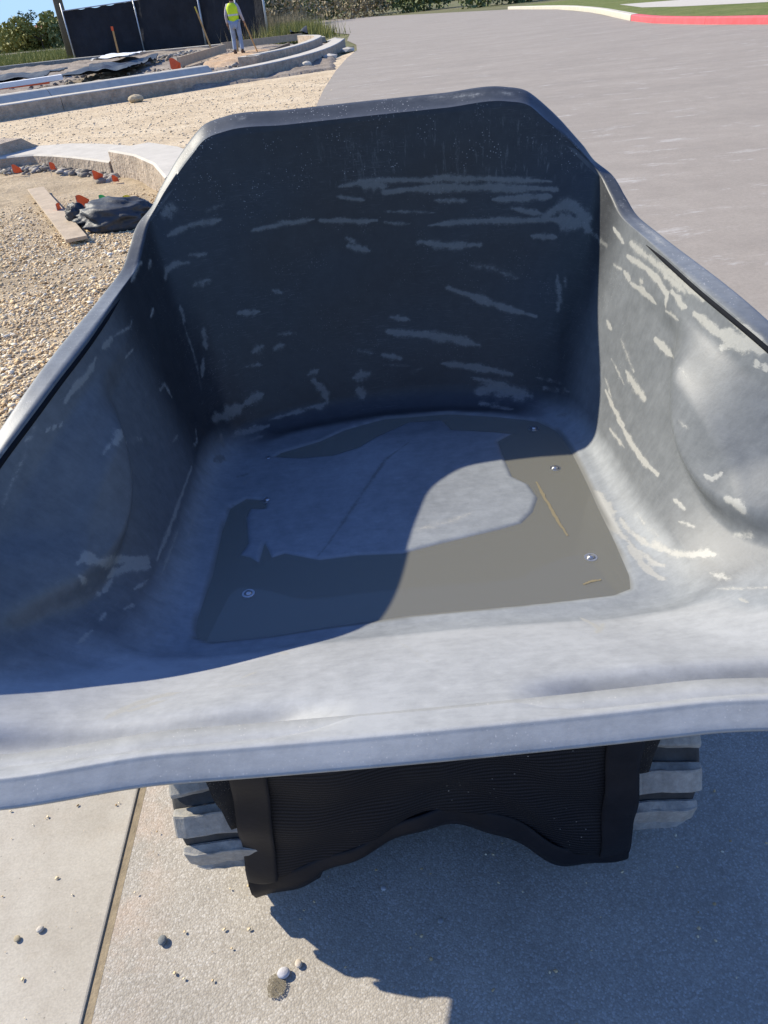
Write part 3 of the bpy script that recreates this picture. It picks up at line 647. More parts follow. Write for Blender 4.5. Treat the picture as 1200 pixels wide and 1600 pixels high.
# -- wear attributes
# dried cement smears: polylines on the tub surface, half width, strength, thick (1) or thin film (0)
ST = [
([(-0.072,1.791,0.92),(-0.029,1.792,0.925),(0.028,1.792,0.925),(0.084,1.79,0.918),(0.126,1.788,0.917),(0.168,1.786,0.915),(0.205,1.783,0.911),(0.242,1.78,0.908),(0.279,1.776,0.904),(0.315,1.77,0.9),(0.351,1.763,0.896),(0.387,1.753,0.893)],0.0051,0.8,0),
([(-0.029,1.792,0.921),(0.026,1.791,0.912)],0.0081,0.8,0),
([(0.025,1.791,0.9),(0.063,1.79,0.9),(0.101,1.789,0.899),(0.139,1.787,0.899),(0.176,1.784,0.896),(0.214,1.781,0.893),(0.251,1.777,0.89),(0.289,1.772,0.886),(0.326,1.765,0.883),(0.363,1.757,0.88),(0.399,1.745,0.877)],0.0066,0.9,0),
([(0.264,1.772,0.864),(0.305,1.765,0.864),(0.346,1.757,0.863),(0.386,1.746,0.864)],0.0058,0.9,0),
([(0.137,1.785,0.873),(0.173,1.783,0.869),(0.208,1.779,0.866)],0.0043,0.7,0),
([(0.372,1.74,0.822),(0.411,1.731,0.847),(0.435,1.716,0.841),(0.452,1.694,0.818),(0.456,1.681,0.801)],0.0096,0.95,0),
([(0.398,1.729,0.816),(0.44,1.702,0.813)],0.012,0.95,0),
([(0.305,1.762,0.845),(0.339,1.753,0.836),(0.372,1.742,0.829)],0.0043,0.8,0),
([(0.456,1.68,0.798),(0.475,1.607,0.784)],0.0042,0.8,0),
([(0.12,1.781,0.822),(0.17,1.777,0.822),(0.22,1.771,0.824),(0.269,1.764,0.82),(0.318,1.754,0.818),(0.365,1.742,0.818),(0.41,1.723,0.82)],0.0051,0.85,0),
([(-0.274,1.768,0.853),(-0.223,1.774,0.858),(-0.18,1.778,0.859),(-0.137,1.783,0.859)],0.0043,0.8,0),
([(-0.123,1.784,0.856),(-0.081,1.787,0.85),(-0.038,1.788,0.844),(0.005,1.787,0.842)],0.0043,0.85,0),
([(0.02,1.787,0.837),(0.077,1.784,0.828)],0.0035,0.6,0),
([(-0.081,1.789,0.901),(-0.019,1.79,0.888)],0.0035,0.8,0),
([(0.022,1.788,0.86),(0.06,1.787,0.856),(0.098,1.785,0.852),(0.136,1.783,0.847)],0.0027,0.6,0),
([(0.344,1.742,0.786),(0.397,1.721,0.783)],0.0051,0.8,0),
([(-0.066,1.782,0.793),(-0.018,1.781,0.779)],0.0059,0.85,0),
([(-0.071,1.784,0.812),(-0.049,1.783,0.799)],0.0043,0.7,0),
([(0.095,1.778,0.788),(0.135,1.774,0.78),(0.174,1.769,0.773),(0.232,1.762,0.773)],0.0066,0.8,0),
([(0.208,1.758,0.729),(0.259,1.75,0.719),(0.315,1.732,0.696)],0.0059,0.5,0),
([(0.155,1.758,0.682),(0.212,1.745,0.66),(0.248,1.736,0.645),(0.284,1.724,0.631),(0.35,1.695,0.616)],0.0059,0.9,0),
([(0.015,1.761,0.626),(0.06,1.757,0.615)],0.0044,0.8,0),
([(0.005,1.754,0.593),(0.072,1.748,0.582),(0.11,1.743,0.575),(0.147,1.738,0.568),(0.185,1.73,0.558),(0.221,1.721,0.548)],0.0075,0.9,0),
([(-0.015,1.744,0.542),(0.033,1.739,0.526)],0.0052,0.8,0),
([(-0.012,1.738,0.516),(0.05,1.735,0.509)],0.0028,0.5,0),
([(0.128,1.728,0.509),(0.189,1.717,0.5),(0.241,1.702,0.49),(0.292,1.684,0.482)],0.006,0.9,0),
([(0.195,1.709,0.473),(0.236,1.697,0.465),(0.276,1.683,0.459)],0.0036,0.8,0),
([(0.208,1.695,0.44),(0.246,1.69,0.45),(0.29,1.672,0.442),(0.331,1.646,0.436)],0.0123,0.8,0),
([(0.212,1.676,0.418),(0.249,1.658,0.414),(0.284,1.638,0.411)],0.0052,0.7,0),
([(0.345,1.656,0.48),(0.396,1.606,0.48)],0.0035,0.6,0),
([(0.359,1.638,0.458),(0.406,1.582,0.471)],0.0051,0.7,0),
([(0.376,1.573,0.417),(0.4,1.553,0.432)],0.0043,0.7,0),
([(0.395,1.7,0.705),(0.399,1.676,0.653),(0.394,1.672,0.633)],0.0051,0.7,0),
([(0.41,1.688,0.706),(0.411,1.677,0.681)],0.0043,0.5,0),
([(-0.453,1.73,0.913),(-0.433,1.743,0.922)],0.0112,0.7,0),
([(-0.451,1.717,0.872),(-0.427,1.732,0.877),(-0.4,1.747,0.884)],0.005,0.8,0),
([(-0.401,1.746,0.882),(-0.339,1.765,0.884)],0.0051,0.8,0),
([(-0.37,1.762,0.905),(-0.327,1.771,0.912)],0.0035,0.5,0),
([(-0.465,1.664,0.797),(-0.459,1.682,0.811),(-0.443,1.7,0.816),(-0.419,1.716,0.812)],0.005,0.8,0),
([(-0.417,1.721,0.824),(-0.378,1.739,0.821)],0.0035,0.7,0),
([(-0.417,1.702,0.766),(-0.38,1.724,0.766)],0.0058,0.6,0),
([(-0.335,1.721,0.685),(-0.288,1.734,0.68)],0.0043,0.9,0),
([(-0.251,1.752,0.72),(-0.232,1.753,0.712)],0.0043,0.8,0),
([(-0.252,1.73,0.623),(-0.215,1.737,0.62)],0.0035,0.7,0),
([(-0.316,1.705,0.595),(-0.293,1.715,0.602)],0.0067,0.7,0),
([(-0.265,1.72,0.592),(-0.241,1.727,0.598)],0.0059,0.7,0),
([(-0.335,1.69,0.568),(-0.299,1.704,0.562)],0.0035,0.7,0),
([(-0.411,1.673,0.672),(-0.411,1.656,0.633)],0.0058,0.8,0),
([(-0.418,1.64,0.617),(-0.424,1.61,0.584)],0.0042,0.8,0),
([(-0.446,1.658,0.736),(-0.442,1.648,0.707)],0.0042,0.8,0),
([(-0.445,1.644,0.709),(-0.438,1.631,0.668),(-0.431,1.62,0.627),(-0.429,1.605,0.595),(-0.426,1.588,0.563)],0.0027,0.6,0),
([(-0.196,1.718,0.52),(-0.17,1.724,0.526)],0.0052,0.8,0),
([(-0.186,1.716,0.503),(-0.166,1.714,0.476),(-0.158,1.708,0.447)],0.0068,0.85,0),
([(-0.187,1.697,0.435),(-0.162,1.707,0.445)],0.0052,0.7,0),
([(-0.088,1.73,0.494),(-0.053,1.734,0.497)],0.0092,0.8,0),
([(-0.08,1.725,0.47),(-0.07,1.72,0.445)],0.0092,0.85,0),
([(-0.073,1.745,0.556),(-0.035,1.745,0.546)],0.0044,0.6,0),
([(-0.411,1.578,0.493),(-0.382,1.627,0.483),(-0.354,1.651,0.484)],0.0104,0.85,0),
([(-0.346,1.658,0.489),(-0.309,1.682,0.498)],0.0083,0.85,0),
([(-0.302,1.664,0.438),(-0.264,1.678,0.438),(-0.225,1.69,0.439),(-0.178,1.704,0.444)],0.0036,0.8,0),
([(-0.409,1.553,0.449),(-0.361,1.621,0.432),(-0.304,1.654,0.426)],0.0058,0.8,0),
([(-0.404,1.574,0.454),(-0.399,1.554,0.43)],0.0058,0.7,0),
([(-0.347,1.604,0.414),(-0.319,1.629,0.415)],0.0059,0.6,0),
([(-0.412,1.496,0.431),(-0.397,1.532,0.422)],0.0072,0.8,0),
([(-0.362,1.456,0.407),(-0.337,1.466,0.407)],0.0048,0.6,0),
([(0.049,1.731,0.491),(0.081,1.731,0.501)],0.0036,0.4,0),
([(-0.497,1.529,0.834),(-0.492,1.584,0.85),(-0.489,1.607,0.849)],0.0048,0.7,0.55),
([(-0.483,1.622,0.831),(-0.48,1.649,0.843)],0.0042,0.6,0.55),
([(-0.539,1.152,0.756),(-0.53,1.19,0.764),(-0.52,1.243,0.768),(-0.516,1.279,0.777)],0.0042,0.85,0.55),
([(-0.513,1.313,0.781),(-0.508,1.362,0.781)],0.005,0.8,0.55),
([(-0.507,1.372,0.781),(-0.497,1.45,0.77),(-0.497,1.467,0.777)],0.0032,0.6,0.55),
([(-0.48,1.537,0.757),(-0.477,1.567,0.767)],0.0033,0.7,0.55),
([(-0.5,1.375,0.735),(-0.495,1.422,0.735)],0.0025,0.7,0.55),
([(-0.558,1.093,0.733),(-0.554,1.102,0.736)],0.0023,0.8,0.55),
([(-0.552,1.103,0.731),(-0.548,1.114,0.735)],0.0029,0.8,0.55),
([(-0.546,1.114,0.729),(-0.542,1.124,0.733)],0.0023,0.7,0.55),
([(-0.482,1.159,0.671),(-0.477,1.189,0.677)],0.0082,0.75,0.55),
([(-0.47,1.183,0.657),(-0.484,1.286,0.609)],0.0073,0.6,0.55),
([(-0.486,1.153,0.673),(-0.496,1.123,0.668)],0.0029,0.6,0.55),
([(-0.58,1.064,0.735),(-0.573,1.074,0.737)],0.004,0.6,0.55),
([(-0.601,1.042,0.738),(-0.605,1.035,0.734)],0.0028,0.6,0.55),
([(-0.577,1.066,0.733),(-0.586,1.044,0.712),(-0.599,1.019,0.694),(-0.611,0.987,0.669)],0.0034,0.4,0.55),
([(-0.563,1.106,0.767),(-0.573,1.075,0.739)],0.0034,0.3,0.55),
([(-0.472,1.441,0.636),(-0.468,1.472,0.635),(-0.462,1.473,0.605)],0.004,0.6,0.55),
([(-0.522,0.961,0.568),(-0.512,0.977,0.567),(-0.495,0.985,0.546),(-0.487,1.037,0.511),(-0.459,1.076,0.482)],0.0062,0.9,0.55),
([(-0.518,0.946,0.553),(-0.508,0.95,0.523),(-0.508,0.963,0.501)],0.0045,0.85,0.55),
([(-0.498,0.996,0.511),(-0.479,1.035,0.498),(-0.457,1.071,0.477)],0.0058,0.9,0.55),
([(-0.504,0.968,0.5),(-0.495,0.997,0.503)],0.004,0.8,0.55),
([(-0.486,1.022,0.502),(-0.455,1.066,0.47)],0.0052,0.8,0.55),
([(-0.468,1.005,0.472),(-0.455,1.04,0.462)],0.0029,0.7,0.55),
([(-0.449,1.089,0.467),(-0.445,1.132,0.47),(-0.442,1.179,0.472),(-0.441,1.237,0.473),(-0.44,1.301,0.473),(-0.437,1.4,0.474)],0.0037,0.8,0.55),
([(-0.441,1.065,0.448),(-0.438,1.107,0.451),(-0.436,1.153,0.453),(-0.435,1.201,0.455),(-0.435,1.254,0.457)],0.0031,0.6,0.55),
([(-0.457,1.386,0.545),(-0.454,1.418,0.542)],0.0033,0.6,0.55),
([(-0.44,1.445,0.495),(-0.435,1.479,0.492),(-0.436,1.5,0.512)],0.0034,0.5,0.55),
([(-0.52,0.87,0.483),(-0.507,0.9,0.48)],0.0033,0.8,0.55),
([(-0.502,0.921,0.481),(-0.497,0.938,0.481)],0.0034,0.7,0.55),
([(-0.475,0.96,0.467),(-0.464,0.979,0.459)],0.0029,0.7,0.55),
([(-0.422,1.198,0.434),(-0.422,1.253,0.433),(-0.418,1.319,0.427)],0.0038,0.5,0.55),
([(-0.37,1.251,0.405),(-0.368,1.284,0.405)],0.0038,0.5,0.55),
([(-0.343,1.413,0.406),(-0.333,1.451,0.406)],0.0055,0.5,0.55),
([(0.501,1.626,0.867),(0.525,1.484,0.835),(0.528,1.422,0.826)],0.0054,0.55,1),
([(0.494,1.517,0.812),(0.503,1.448,0.804),(0.509,1.393,0.801),(0.514,1.34,0.799),(0.52,1.278,0.794),(0.528,1.225,0.789)],0.007,0.75,1),
([(0.511,1.361,0.793),(0.518,1.284,0.787)],0.0063,0.8,1),
([(0.484,1.601,0.823),(0.489,1.54,0.806)],0.0034,0.95,1),
([(0.49,1.517,0.787),(0.501,1.435,0.784),(0.506,1.376,0.777),(0.507,1.335,0.766),(0.504,1.326,0.746)],0.0045,1.05,1),
([(0.511,1.323,0.776),(0.513,1.279,0.766),(0.515,1.263,0.766)],0.0043,0.95,1),
([(0.489,1.481,0.744),(0.496,1.426,0.744),(0.501,1.366,0.739)],0.0039,1.0,1),
([(0.485,1.513,0.757),(0.489,1.484,0.749)],0.0047,0.9,1),
([(0.496,1.448,0.76),(0.497,1.435,0.757)],0.0053,0.8,1),
([(0.477,1.562,0.76),(0.484,1.522,0.758)],0.0033,0.6,1),
([(0.504,1.324,0.74),(0.507,1.27,0.741)],0.0031,0.7,1),
([(0.519,1.235,0.764),(0.527,1.192,0.759),(0.537,1.155,0.753)],0.0053,1.0,1),
([(0.532,1.169,0.753),(0.552,1.12,0.754),(0.569,1.09,0.753)],0.0092,1.05,1),
([(0.544,1.157,0.778),(0.556,1.125,0.772),(0.57,1.097,0.766)],0.0052,0.9,1),
([(0.532,1.149,0.734),(0.536,1.144,0.739)],0.0047,0.9,1),
([(0.563,1.087,0.734),(0.564,1.081,0.726)],0.0035,0.9,1),
([(0.571,1.075,0.733),(0.573,1.068,0.725)],0.004,0.9,1),
([(0.495,1.335,0.683),(0.499,1.305,0.679),(0.503,1.267,0.676)],0.005,1.05,1),
([(0.503,1.267,0.676),(0.487,1.181,0.688),(0.492,1.146,0.677)],0.0024,0.5,1),
([(0.461,1.525,0.655),(0.464,1.499,0.644)],0.0041,0.9,1),
([(0.47,1.454,0.64),(0.472,1.412,0.622),(0.473,1.371,0.605)],0.0046,0.5,1),
([(0.468,1.398,0.594),(0.47,1.355,0.585),(0.474,1.298,0.581)],0.0065,0.85,1),
([(0.451,1.475,0.548),(0.45,1.423,0.528)],0.0033,0.6,1),
([(0.448,1.456,0.527),(0.449,1.391,0.514),(0.45,1.329,0.509)],0.004,0.9,1),
([(0.459,1.47,0.592),(0.463,1.39,0.57)],0.0026,0.6,1),
([(0.448,1.363,0.506),(0.448,1.281,0.5),(0.451,1.21,0.497),(0.457,1.151,0.501)],0.0044,1.0,1),
([(0.438,1.38,0.477),(0.441,1.292,0.48)],0.0032,0.7,1),
([(0.47,1.128,0.623),(0.477,1.101,0.618)],0.0029,0.5,1),
([(0.49,1.021,0.566),(0.505,1.013,0.581)],0.0034,0.9,1),
([(0.502,0.982,0.553),(0.512,0.959,0.554),(0.517,0.939,0.546)],0.005,1.0,1),
([(0.514,0.954,0.502),(0.528,0.926,0.517)],0.0051,0.7,1),
([(0.485,1.034,0.568),(0.493,1.016,0.566)],0.0029,0.7,1),
([(0.462,1.085,0.491),(0.47,1.052,0.491)],0.003,0.9,1),
([(0.459,1.044,0.472),(0.473,1.014,0.481)],0.0029,0.6,1),
([(0.372,1.285,0.403),(0.381,1.216,0.408),(0.391,1.175,0.412)],0.007,1.1,1),
([(0.381,1.239,0.408),(0.378,1.184,0.407),(0.378,1.141,0.407),(0.387,1.094,0.41)],0.0056,1.1,1),
([(0.391,1.175,0.412),(0.401,1.105,0.415),(0.414,1.056,0.421),(0.429,1.023,0.43)],0.0036,0.9,1),
([(0.388,1.098,0.411),(0.391,1.054,0.411),(0.391,1.018,0.41),(0.402,0.986,0.413),(0.411,0.965,0.416)],0.0041,1.1,1),
([(0.401,1.049,0.414),(0.409,1.008,0.416),(0.423,0.988,0.423)],0.0035,0.8,1),
([(0.423,1.054,0.428),(0.438,1.004,0.436),(0.454,0.98,0.45),(0.471,0.959,0.462)],0.0047,0.8,1),
([(0.462,0.976,0.458),(0.481,0.948,0.469)],0.0063,0.8,1),
([(0.469,0.925,0.454),(0.485,0.896,0.462)],0.0045,0.6,1),
([(0.418,1.145,0.429),(0.425,1.096,0.433),(0.433,1.051,0.436)],0.003,0.6,1),
([(0.466,0.891,0.449),(0.484,0.876,0.46),(0.501,0.862,0.47),(0.518,0.849,0.48)],0.0028,0.6,1),
([(0.482,0.853,0.46),(0.488,0.836,0.465)],0.0023,0.7,1),
([(0.255,0.896,0.414),(0.265,0.861,0.429),(0.268,0.831,0.443)],0.0033,0.85,1),
([(0.258,0.818,0.45),(0.28,0.858,0.43)],0.0047,0.75,1),
([(-0.427,0.697,0.5),(-0.407,0.724,0.489),(-0.379,0.747,0.479),(-0.346,0.755,0.475)],0.005,1.0,1),
([(-0.398,0.713,0.494),(-0.38,0.723,0.49),(-0.361,0.733,0.486)],0.0045,1.0,1),
([(-0.259,0.779,0.469),(-0.243,0.792,0.464)],0.0031,0.9,1),
([(-0.221,0.862,0.432),(-0.204,0.847,0.441)],0.0027,0.9,1),
([(-0.31,0.759,0.475),(-0.286,0.755,0.478),(-0.263,0.751,0.482),(-0.239,0.748,0.484),(-0.217,0.746,0.486)],0.004,0.4,1),
([(-0.476,0.611,0.535),(-0.454,0.615,0.535),(-0.431,0.618,0.535),(-0.408,0.622,0.536),(-0.389,0.623,0.536),(-0.37,0.624,0.537),(-0.35,0.625,0.537),(-0.331,0.626,0.537),(-0.311,0.625,0.537),(-0.291,0.625,0.537),(-0.272,0.625,0.537),(-0.252,0.624,0.537)],0.0019,0.75,1),
([(-0.037,0.855,0.44),(-0.014,0.803,0.464),(0.006,0.76,0.483)],0.0026,0.5,1),
([(0.167,0.654,0.518),(0.193,0.661,0.511),(0.219,0.664,0.508),(0.243,0.665,0.508),(0.268,0.666,0.508),(0.291,0.666,0.508),(0.314,0.666,0.507),(0.337,0.666,0.506),(0.361,0.667,0.505),(0.384,0.667,0.503),(0.408,0.668,0.502),(0.431,0.668,0.501)],0.0021,0.7,1),
([(0.098,1.838,1.071),(0.139,1.836,1.07),(0.18,1.835,1.07),(0.22,1.829,1.068),(0.26,1.823,1.066),(0.316,1.827,1.064)],0.0059,0.5,1),
([(-0.26,1.832,1.071),(-0.272,1.822,1.065)],0.0059,0.5,1),
([(0.029,1.539,0.406),(-0.003,1.5,0.406),(-0.033,1.463,0.407),(-0.064,1.387,0.407),(-0.093,1.316,0.407),(-0.119,1.25,0.406),(-0.144,1.189,0.406),(-0.17,1.136,0.406)],0.0039,0.62,0),
([(-0.0,1.545,0.406),(0.022,1.54,0.406)],0.0071,0.5,0),
([(0.004,1.185,0.406),(0.042,1.195,0.406),(0.08,1.204,0.406),(0.133,1.228,0.406)],0.0074,0.45,1)]   #ENDSTROKES
STROKES = ST
dust_shade_m = np.zeros_like(X)
n_low = np.sin(X * 13 + 2 * np.sin(Y * 9)) * np.sin(Z * 17 + 3 * np.sin(X * 7 + Y * 5)) * 0.5 + 0.5
dust_shade_m = 0.05 + 0 * X
dust_shade_m = np.where(X > 0, np.maximum(dust_shade_m, 0.05 + 0.42 * smooth(1.66, 1.52, Y) * smooth(0.36, 0.43, X)), dust_shade_m)
dust_shade_m = np.where((Y < 1.55) & (X < 0), dust_shade_m + (0.33 + 0.09 * (X > 0)) * smooth(1.50, 1.35, Y) * smooth(0.30, 0.40, np.abs(X)), dust_shade_m)  # left wall film kept thinner: part of its shade is put into the colour
dust_shade_m = np.maximum(dust_shade_m, 0.85 * smooth(0.50, 0.42, Z) * smooth(1.66, 1.50, Y))
dust_shade_m = np.maximum(dust_shade_m, 0.80 * smooth(0.47, 0.41, Z) * smooth(1.66, 1.55, Y))
dust_shade_m = np.maximum(dust_shade_m, 0.80 * smooth(0.41, 0.405, Z))
dust_shade_m = np.maximum(dust_shade_m, 1.0 * smooth(0.95, 0.86, Y) * smooth(0.58, 0.50, Z - 0.06) * smooth(0.70, 0.42, np.abs(X) - 0.2 * smooth(0.85, 0.7, Y)))
dust_shade_m = np.maximum(dust_shade_m, 1.0 * smooth(0.72, 0.60, Y))
dust_shade_m = np.where(ridm == 3, np.where(Y < 0.66, 1.0, np.maximum(dust_shade_m, 0.20 + 0.46 * smooth(1.6, 1.45, Y))), dust_shade_m)
dust_shade_m = np.where(ridm == 4, 0.15, dust_shade_m)
wet = smooth(0.004, -0.002, sd_) * (ridm <= 1)
speck = np.where(ridm == 3, 1.0, 0.0) + smooth(0.84, 0.97, Z) * (Y > 1.45) * 0.6 + 0.25 * (ridm == 2) * (Y > 1.4)
drip_ = smooth(0.87, 0.93, Z) * smooth(1.058, 1.0, Z) * (Y > 1.5) * smooth(-0.25, 0.05, X) * (ridm == 2)
res = np.zeros_like(X); heavy = np.zeros_like(X)
P3 = np.stack([X, Y, Z], -1)
def paint(pts, w, a, hv):
    P = np.array(pts, float)
    lo = P.min(0) - w * 3 - 0.004; hi = P.max(0) + w * 3 + 0.004
    m = ((P3 > lo) & (P3 < hi)).all(-1) & (ridm <= 3)
    if not m.any(): return
    q = P3[m]
    q = q + 0.13 * w * np.stack([np.sin(q[:, 2] * 110 + q[:, 1] * 90), np.sin(q[:, 0] * 97 + q[:, 2] * 260), np.sin(q[:, 0] * 83 + q[:, 1] * 150) + 0.6 * np.sin(q[:, 0] * 310)], 1) 
    d = np.full(len(q), 1e9); nS = len(P) - 1
    for i in range(nS):
        e = P[i + 1] - P[i]; t = np.clip(((q - P[i]) @ e) / (e @ e + 1e-12), 0, 1)
        g = (i + t) / nS; tp = 0.45 + 0.75 * np.sin(np.pi * np.clip(g, 0.03, 0.97)) ** 0.6 + 0.2 * np.sin(g * 17 + P[0, 0] * 90)
        d = np.minimum(d, np.linalg.norm(q - P[i] - t[:, None] * e, axis=1) / tp)
    v = a * np.clip(1.05 - 0.5 * d / w, 0, 1)
    res[m] = np.maximum(res[m], v)
    heavy[m] = np.where(v > 0.05, np.maximum(heavy[m], hv * (v > 0)), heavy[m])
for st in STROKES: paint(*st)
Vt = np.stack([X, Y, Z], -1).reshape(-1, 3)
i = np.arange(NR - 1)[:, None] * NS + np.arange(NS)[None, :]
j = np.arange(NR - 1)[:, None] * NS + (np.arange(NS)[None, :] + 1) % NS
Fq = np.stack([i, j, j + NS, i + NS], -1).reshape(-1, 4)
# orient so that inner faces look into the tub
a, b, c3 = Vt[Fq[5, 0]], Vt[Fq[5, 1]], Vt[Fq[5, 2]]
if np.cross(b - a, c3 - a)[2] < 0: Fq = Fq[:, ::-1]
tub = npmesh('tub', Vt, Fq, TUB, buggy, True, dict(dust_shade=dust_shade_m.ravel(), residue=res.ravel(), wet=wet.ravel(), speck=speck.ravel(), drip=drip_.ravel(), heavy=heavy.ravel()))

# dark strip painting in the shaded gap along the inside of each side rim
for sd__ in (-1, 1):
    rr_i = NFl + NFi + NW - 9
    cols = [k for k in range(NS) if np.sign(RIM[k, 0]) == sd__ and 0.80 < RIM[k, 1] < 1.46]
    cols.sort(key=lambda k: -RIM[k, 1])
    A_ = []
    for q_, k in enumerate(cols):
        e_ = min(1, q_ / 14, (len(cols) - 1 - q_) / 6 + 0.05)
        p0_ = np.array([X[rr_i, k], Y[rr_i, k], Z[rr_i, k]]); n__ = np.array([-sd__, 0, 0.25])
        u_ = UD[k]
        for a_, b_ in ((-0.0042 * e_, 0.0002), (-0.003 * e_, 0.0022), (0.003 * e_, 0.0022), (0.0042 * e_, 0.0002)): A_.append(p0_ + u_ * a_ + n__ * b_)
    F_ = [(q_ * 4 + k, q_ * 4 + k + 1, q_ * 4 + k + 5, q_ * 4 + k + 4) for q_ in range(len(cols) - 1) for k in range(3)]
    npmesh('rim_gap_shade', np.array(A_), F_, simple('gap_shade_black', (0.010, 0.011, 0.014), 0.8, 0.2, 30, 0, spec=0.1), tub, True)

# puddle: a thing of its own, rain water lying in the tub
pg = []
Pp = np.array(PUD); cen = None
bm = bmesh.new()
def offset_poly(P, d):
    out = []; n = len(P)
    area = sum(P[i][0] * P[(i + 1) % n][1] - P[(i + 1) % n][0] * P[i][1] for i in range(n)); s = 1 if area > 0 else -1
    for i in range(n):
        e1 = P[i] - P[i - 1]; e2 = P[(i + 1) % n] - P[i]
        n1 = np.array([e1[1], -e1[0]]) / (np.linalg.norm(e1) + 1e-9) * s; n2 = np.array([e2[1], -e2[0]]) / (np.linalg.norm(e2) + 1e-9) * s
        m_ = n1 + n2; l_ = np.linalg.norm(m_)
        out.append(P[i] + (m_ / l_ if l_ > 0.3 else n1) * d)
    return np.array(out)
Po = offset_poly(Pp, 0.004)
f = bm.faces.new([bm.verts.new((x, y, ZF)) for x, y in Po]); bmesh.ops.triangulate(bm, faces=bm.faces[:])
bmesh.ops.recalc_face_normals(bm, faces=bm.faces[:])
me = bpy.data.meshes.new('rain_puddle'); bm.to_mesh(me); bm.free(); me.materials.append(WATER)
pud = bpy.data.objects.new('rain_puddle', me); C.objects.link(pud); pud.location = (TX, 0, 0); pud.rotation_euler = (0, 0, TR)
tag(pud, 'U shaped puddle of murky rain water on the tub floor', 'puddle')

# two thin streaks of silt in the water
SILT = NT('silt', 0.8, 0.3); SILT.col(SILT.mix(SILT.noise(160, 6, 0.8), (0.17, 0.155, 0.11), (0.235, 0.185, 0.095)))
for P_, w_ in (([(0.276, 1.32), (0.279, 1.27), (0.283, 1.21), (0.288, 1.16), (0.292, 1.125)], 0.0030), ([(0.285, 0.985), (0.300, 0.991), (0.318, 0.992)], 0.0022)):
    bm = bmesh.new(); L_ = []; R2 = []; n_ = 24
    for k in range(n_ + 1):
        t = k / n_ * (len(P_) - 1); a_ = int(min(t, len(P_) - 2)); f_ = t - a_
        p = Vector(P_[a_]).lerp(Vector(P_[a_ + 1]), f_); d_ = (Vector(P_[a_ + 1]) - Vector(P_[a_])).normalized(); n2 = Vector((-d_.y, d_.x))
        ww = w_ * (0.35 + 0.9 * abs(noise.noise(Vector((k * 0.9, w_ * 999, 0)))) + 0.4 * math.sin(math.pi * k / n_)) + 0.0004
        j_ = 0.0025 * noise.noise(Vector((k * 0.6, 3, w_ * 500)))
        L_.append(bm.verts.new((p.x + n2.x * (ww + j_), p.y + n2.y * (ww + j_), ZF + 0.0005))); R2.append(bm.verts.new((p.x - n2.x * (ww - j_), p.y - n2.y * (ww - j_), ZF + 0.0005)))
    for k in range(n_): bm.faces.new((L_[k], L_[k + 1], R2[k + 1], R2[k]))
    bmobj('silt_streak', bm, SILT.m, pud)

# bolts in the tub floor
def make_bolt():
    root = None
    bm = bmesh.new(); bmesh.ops.create_cone(bm, cap_ends=True, segments=24, radius1=0.0125, radius2=0.0115, depth=0.003, matrix=Matrix.Translation((0, 0, 0.0015)))
    w = bmobj('floor_bolt', bm, BOLT, tub)
    bm = bmesh.new(); bmesh.ops.create_cone(bm, cap_ends=True, segments=20, radius1=0.0075, radius2=0.0045, depth=0.0035, matrix=Matrix.Translation((0, 0, 0.0047)))
    hd = bmobj('bolt_head', bm, BOLT, w, True); return w
b0 = make_bolt()
for k, (bx, by) in enumerate([(-0.305 + 0.02, 1.352), (-0.295 + 0.002, 1.048), (0.317, 1.056), (0.325, 1.366), (0.318, 1.548), (-0.298, 1.530)]):
    b_ = b0 if k == 0 else b0.copy()
    if k: 
        C.objects.link(b_); h_ = b0.children[0].copy(); C.objects.link(h_); h_.parent = b_
    b_.location = (bx, by, ZF - 0.0025)

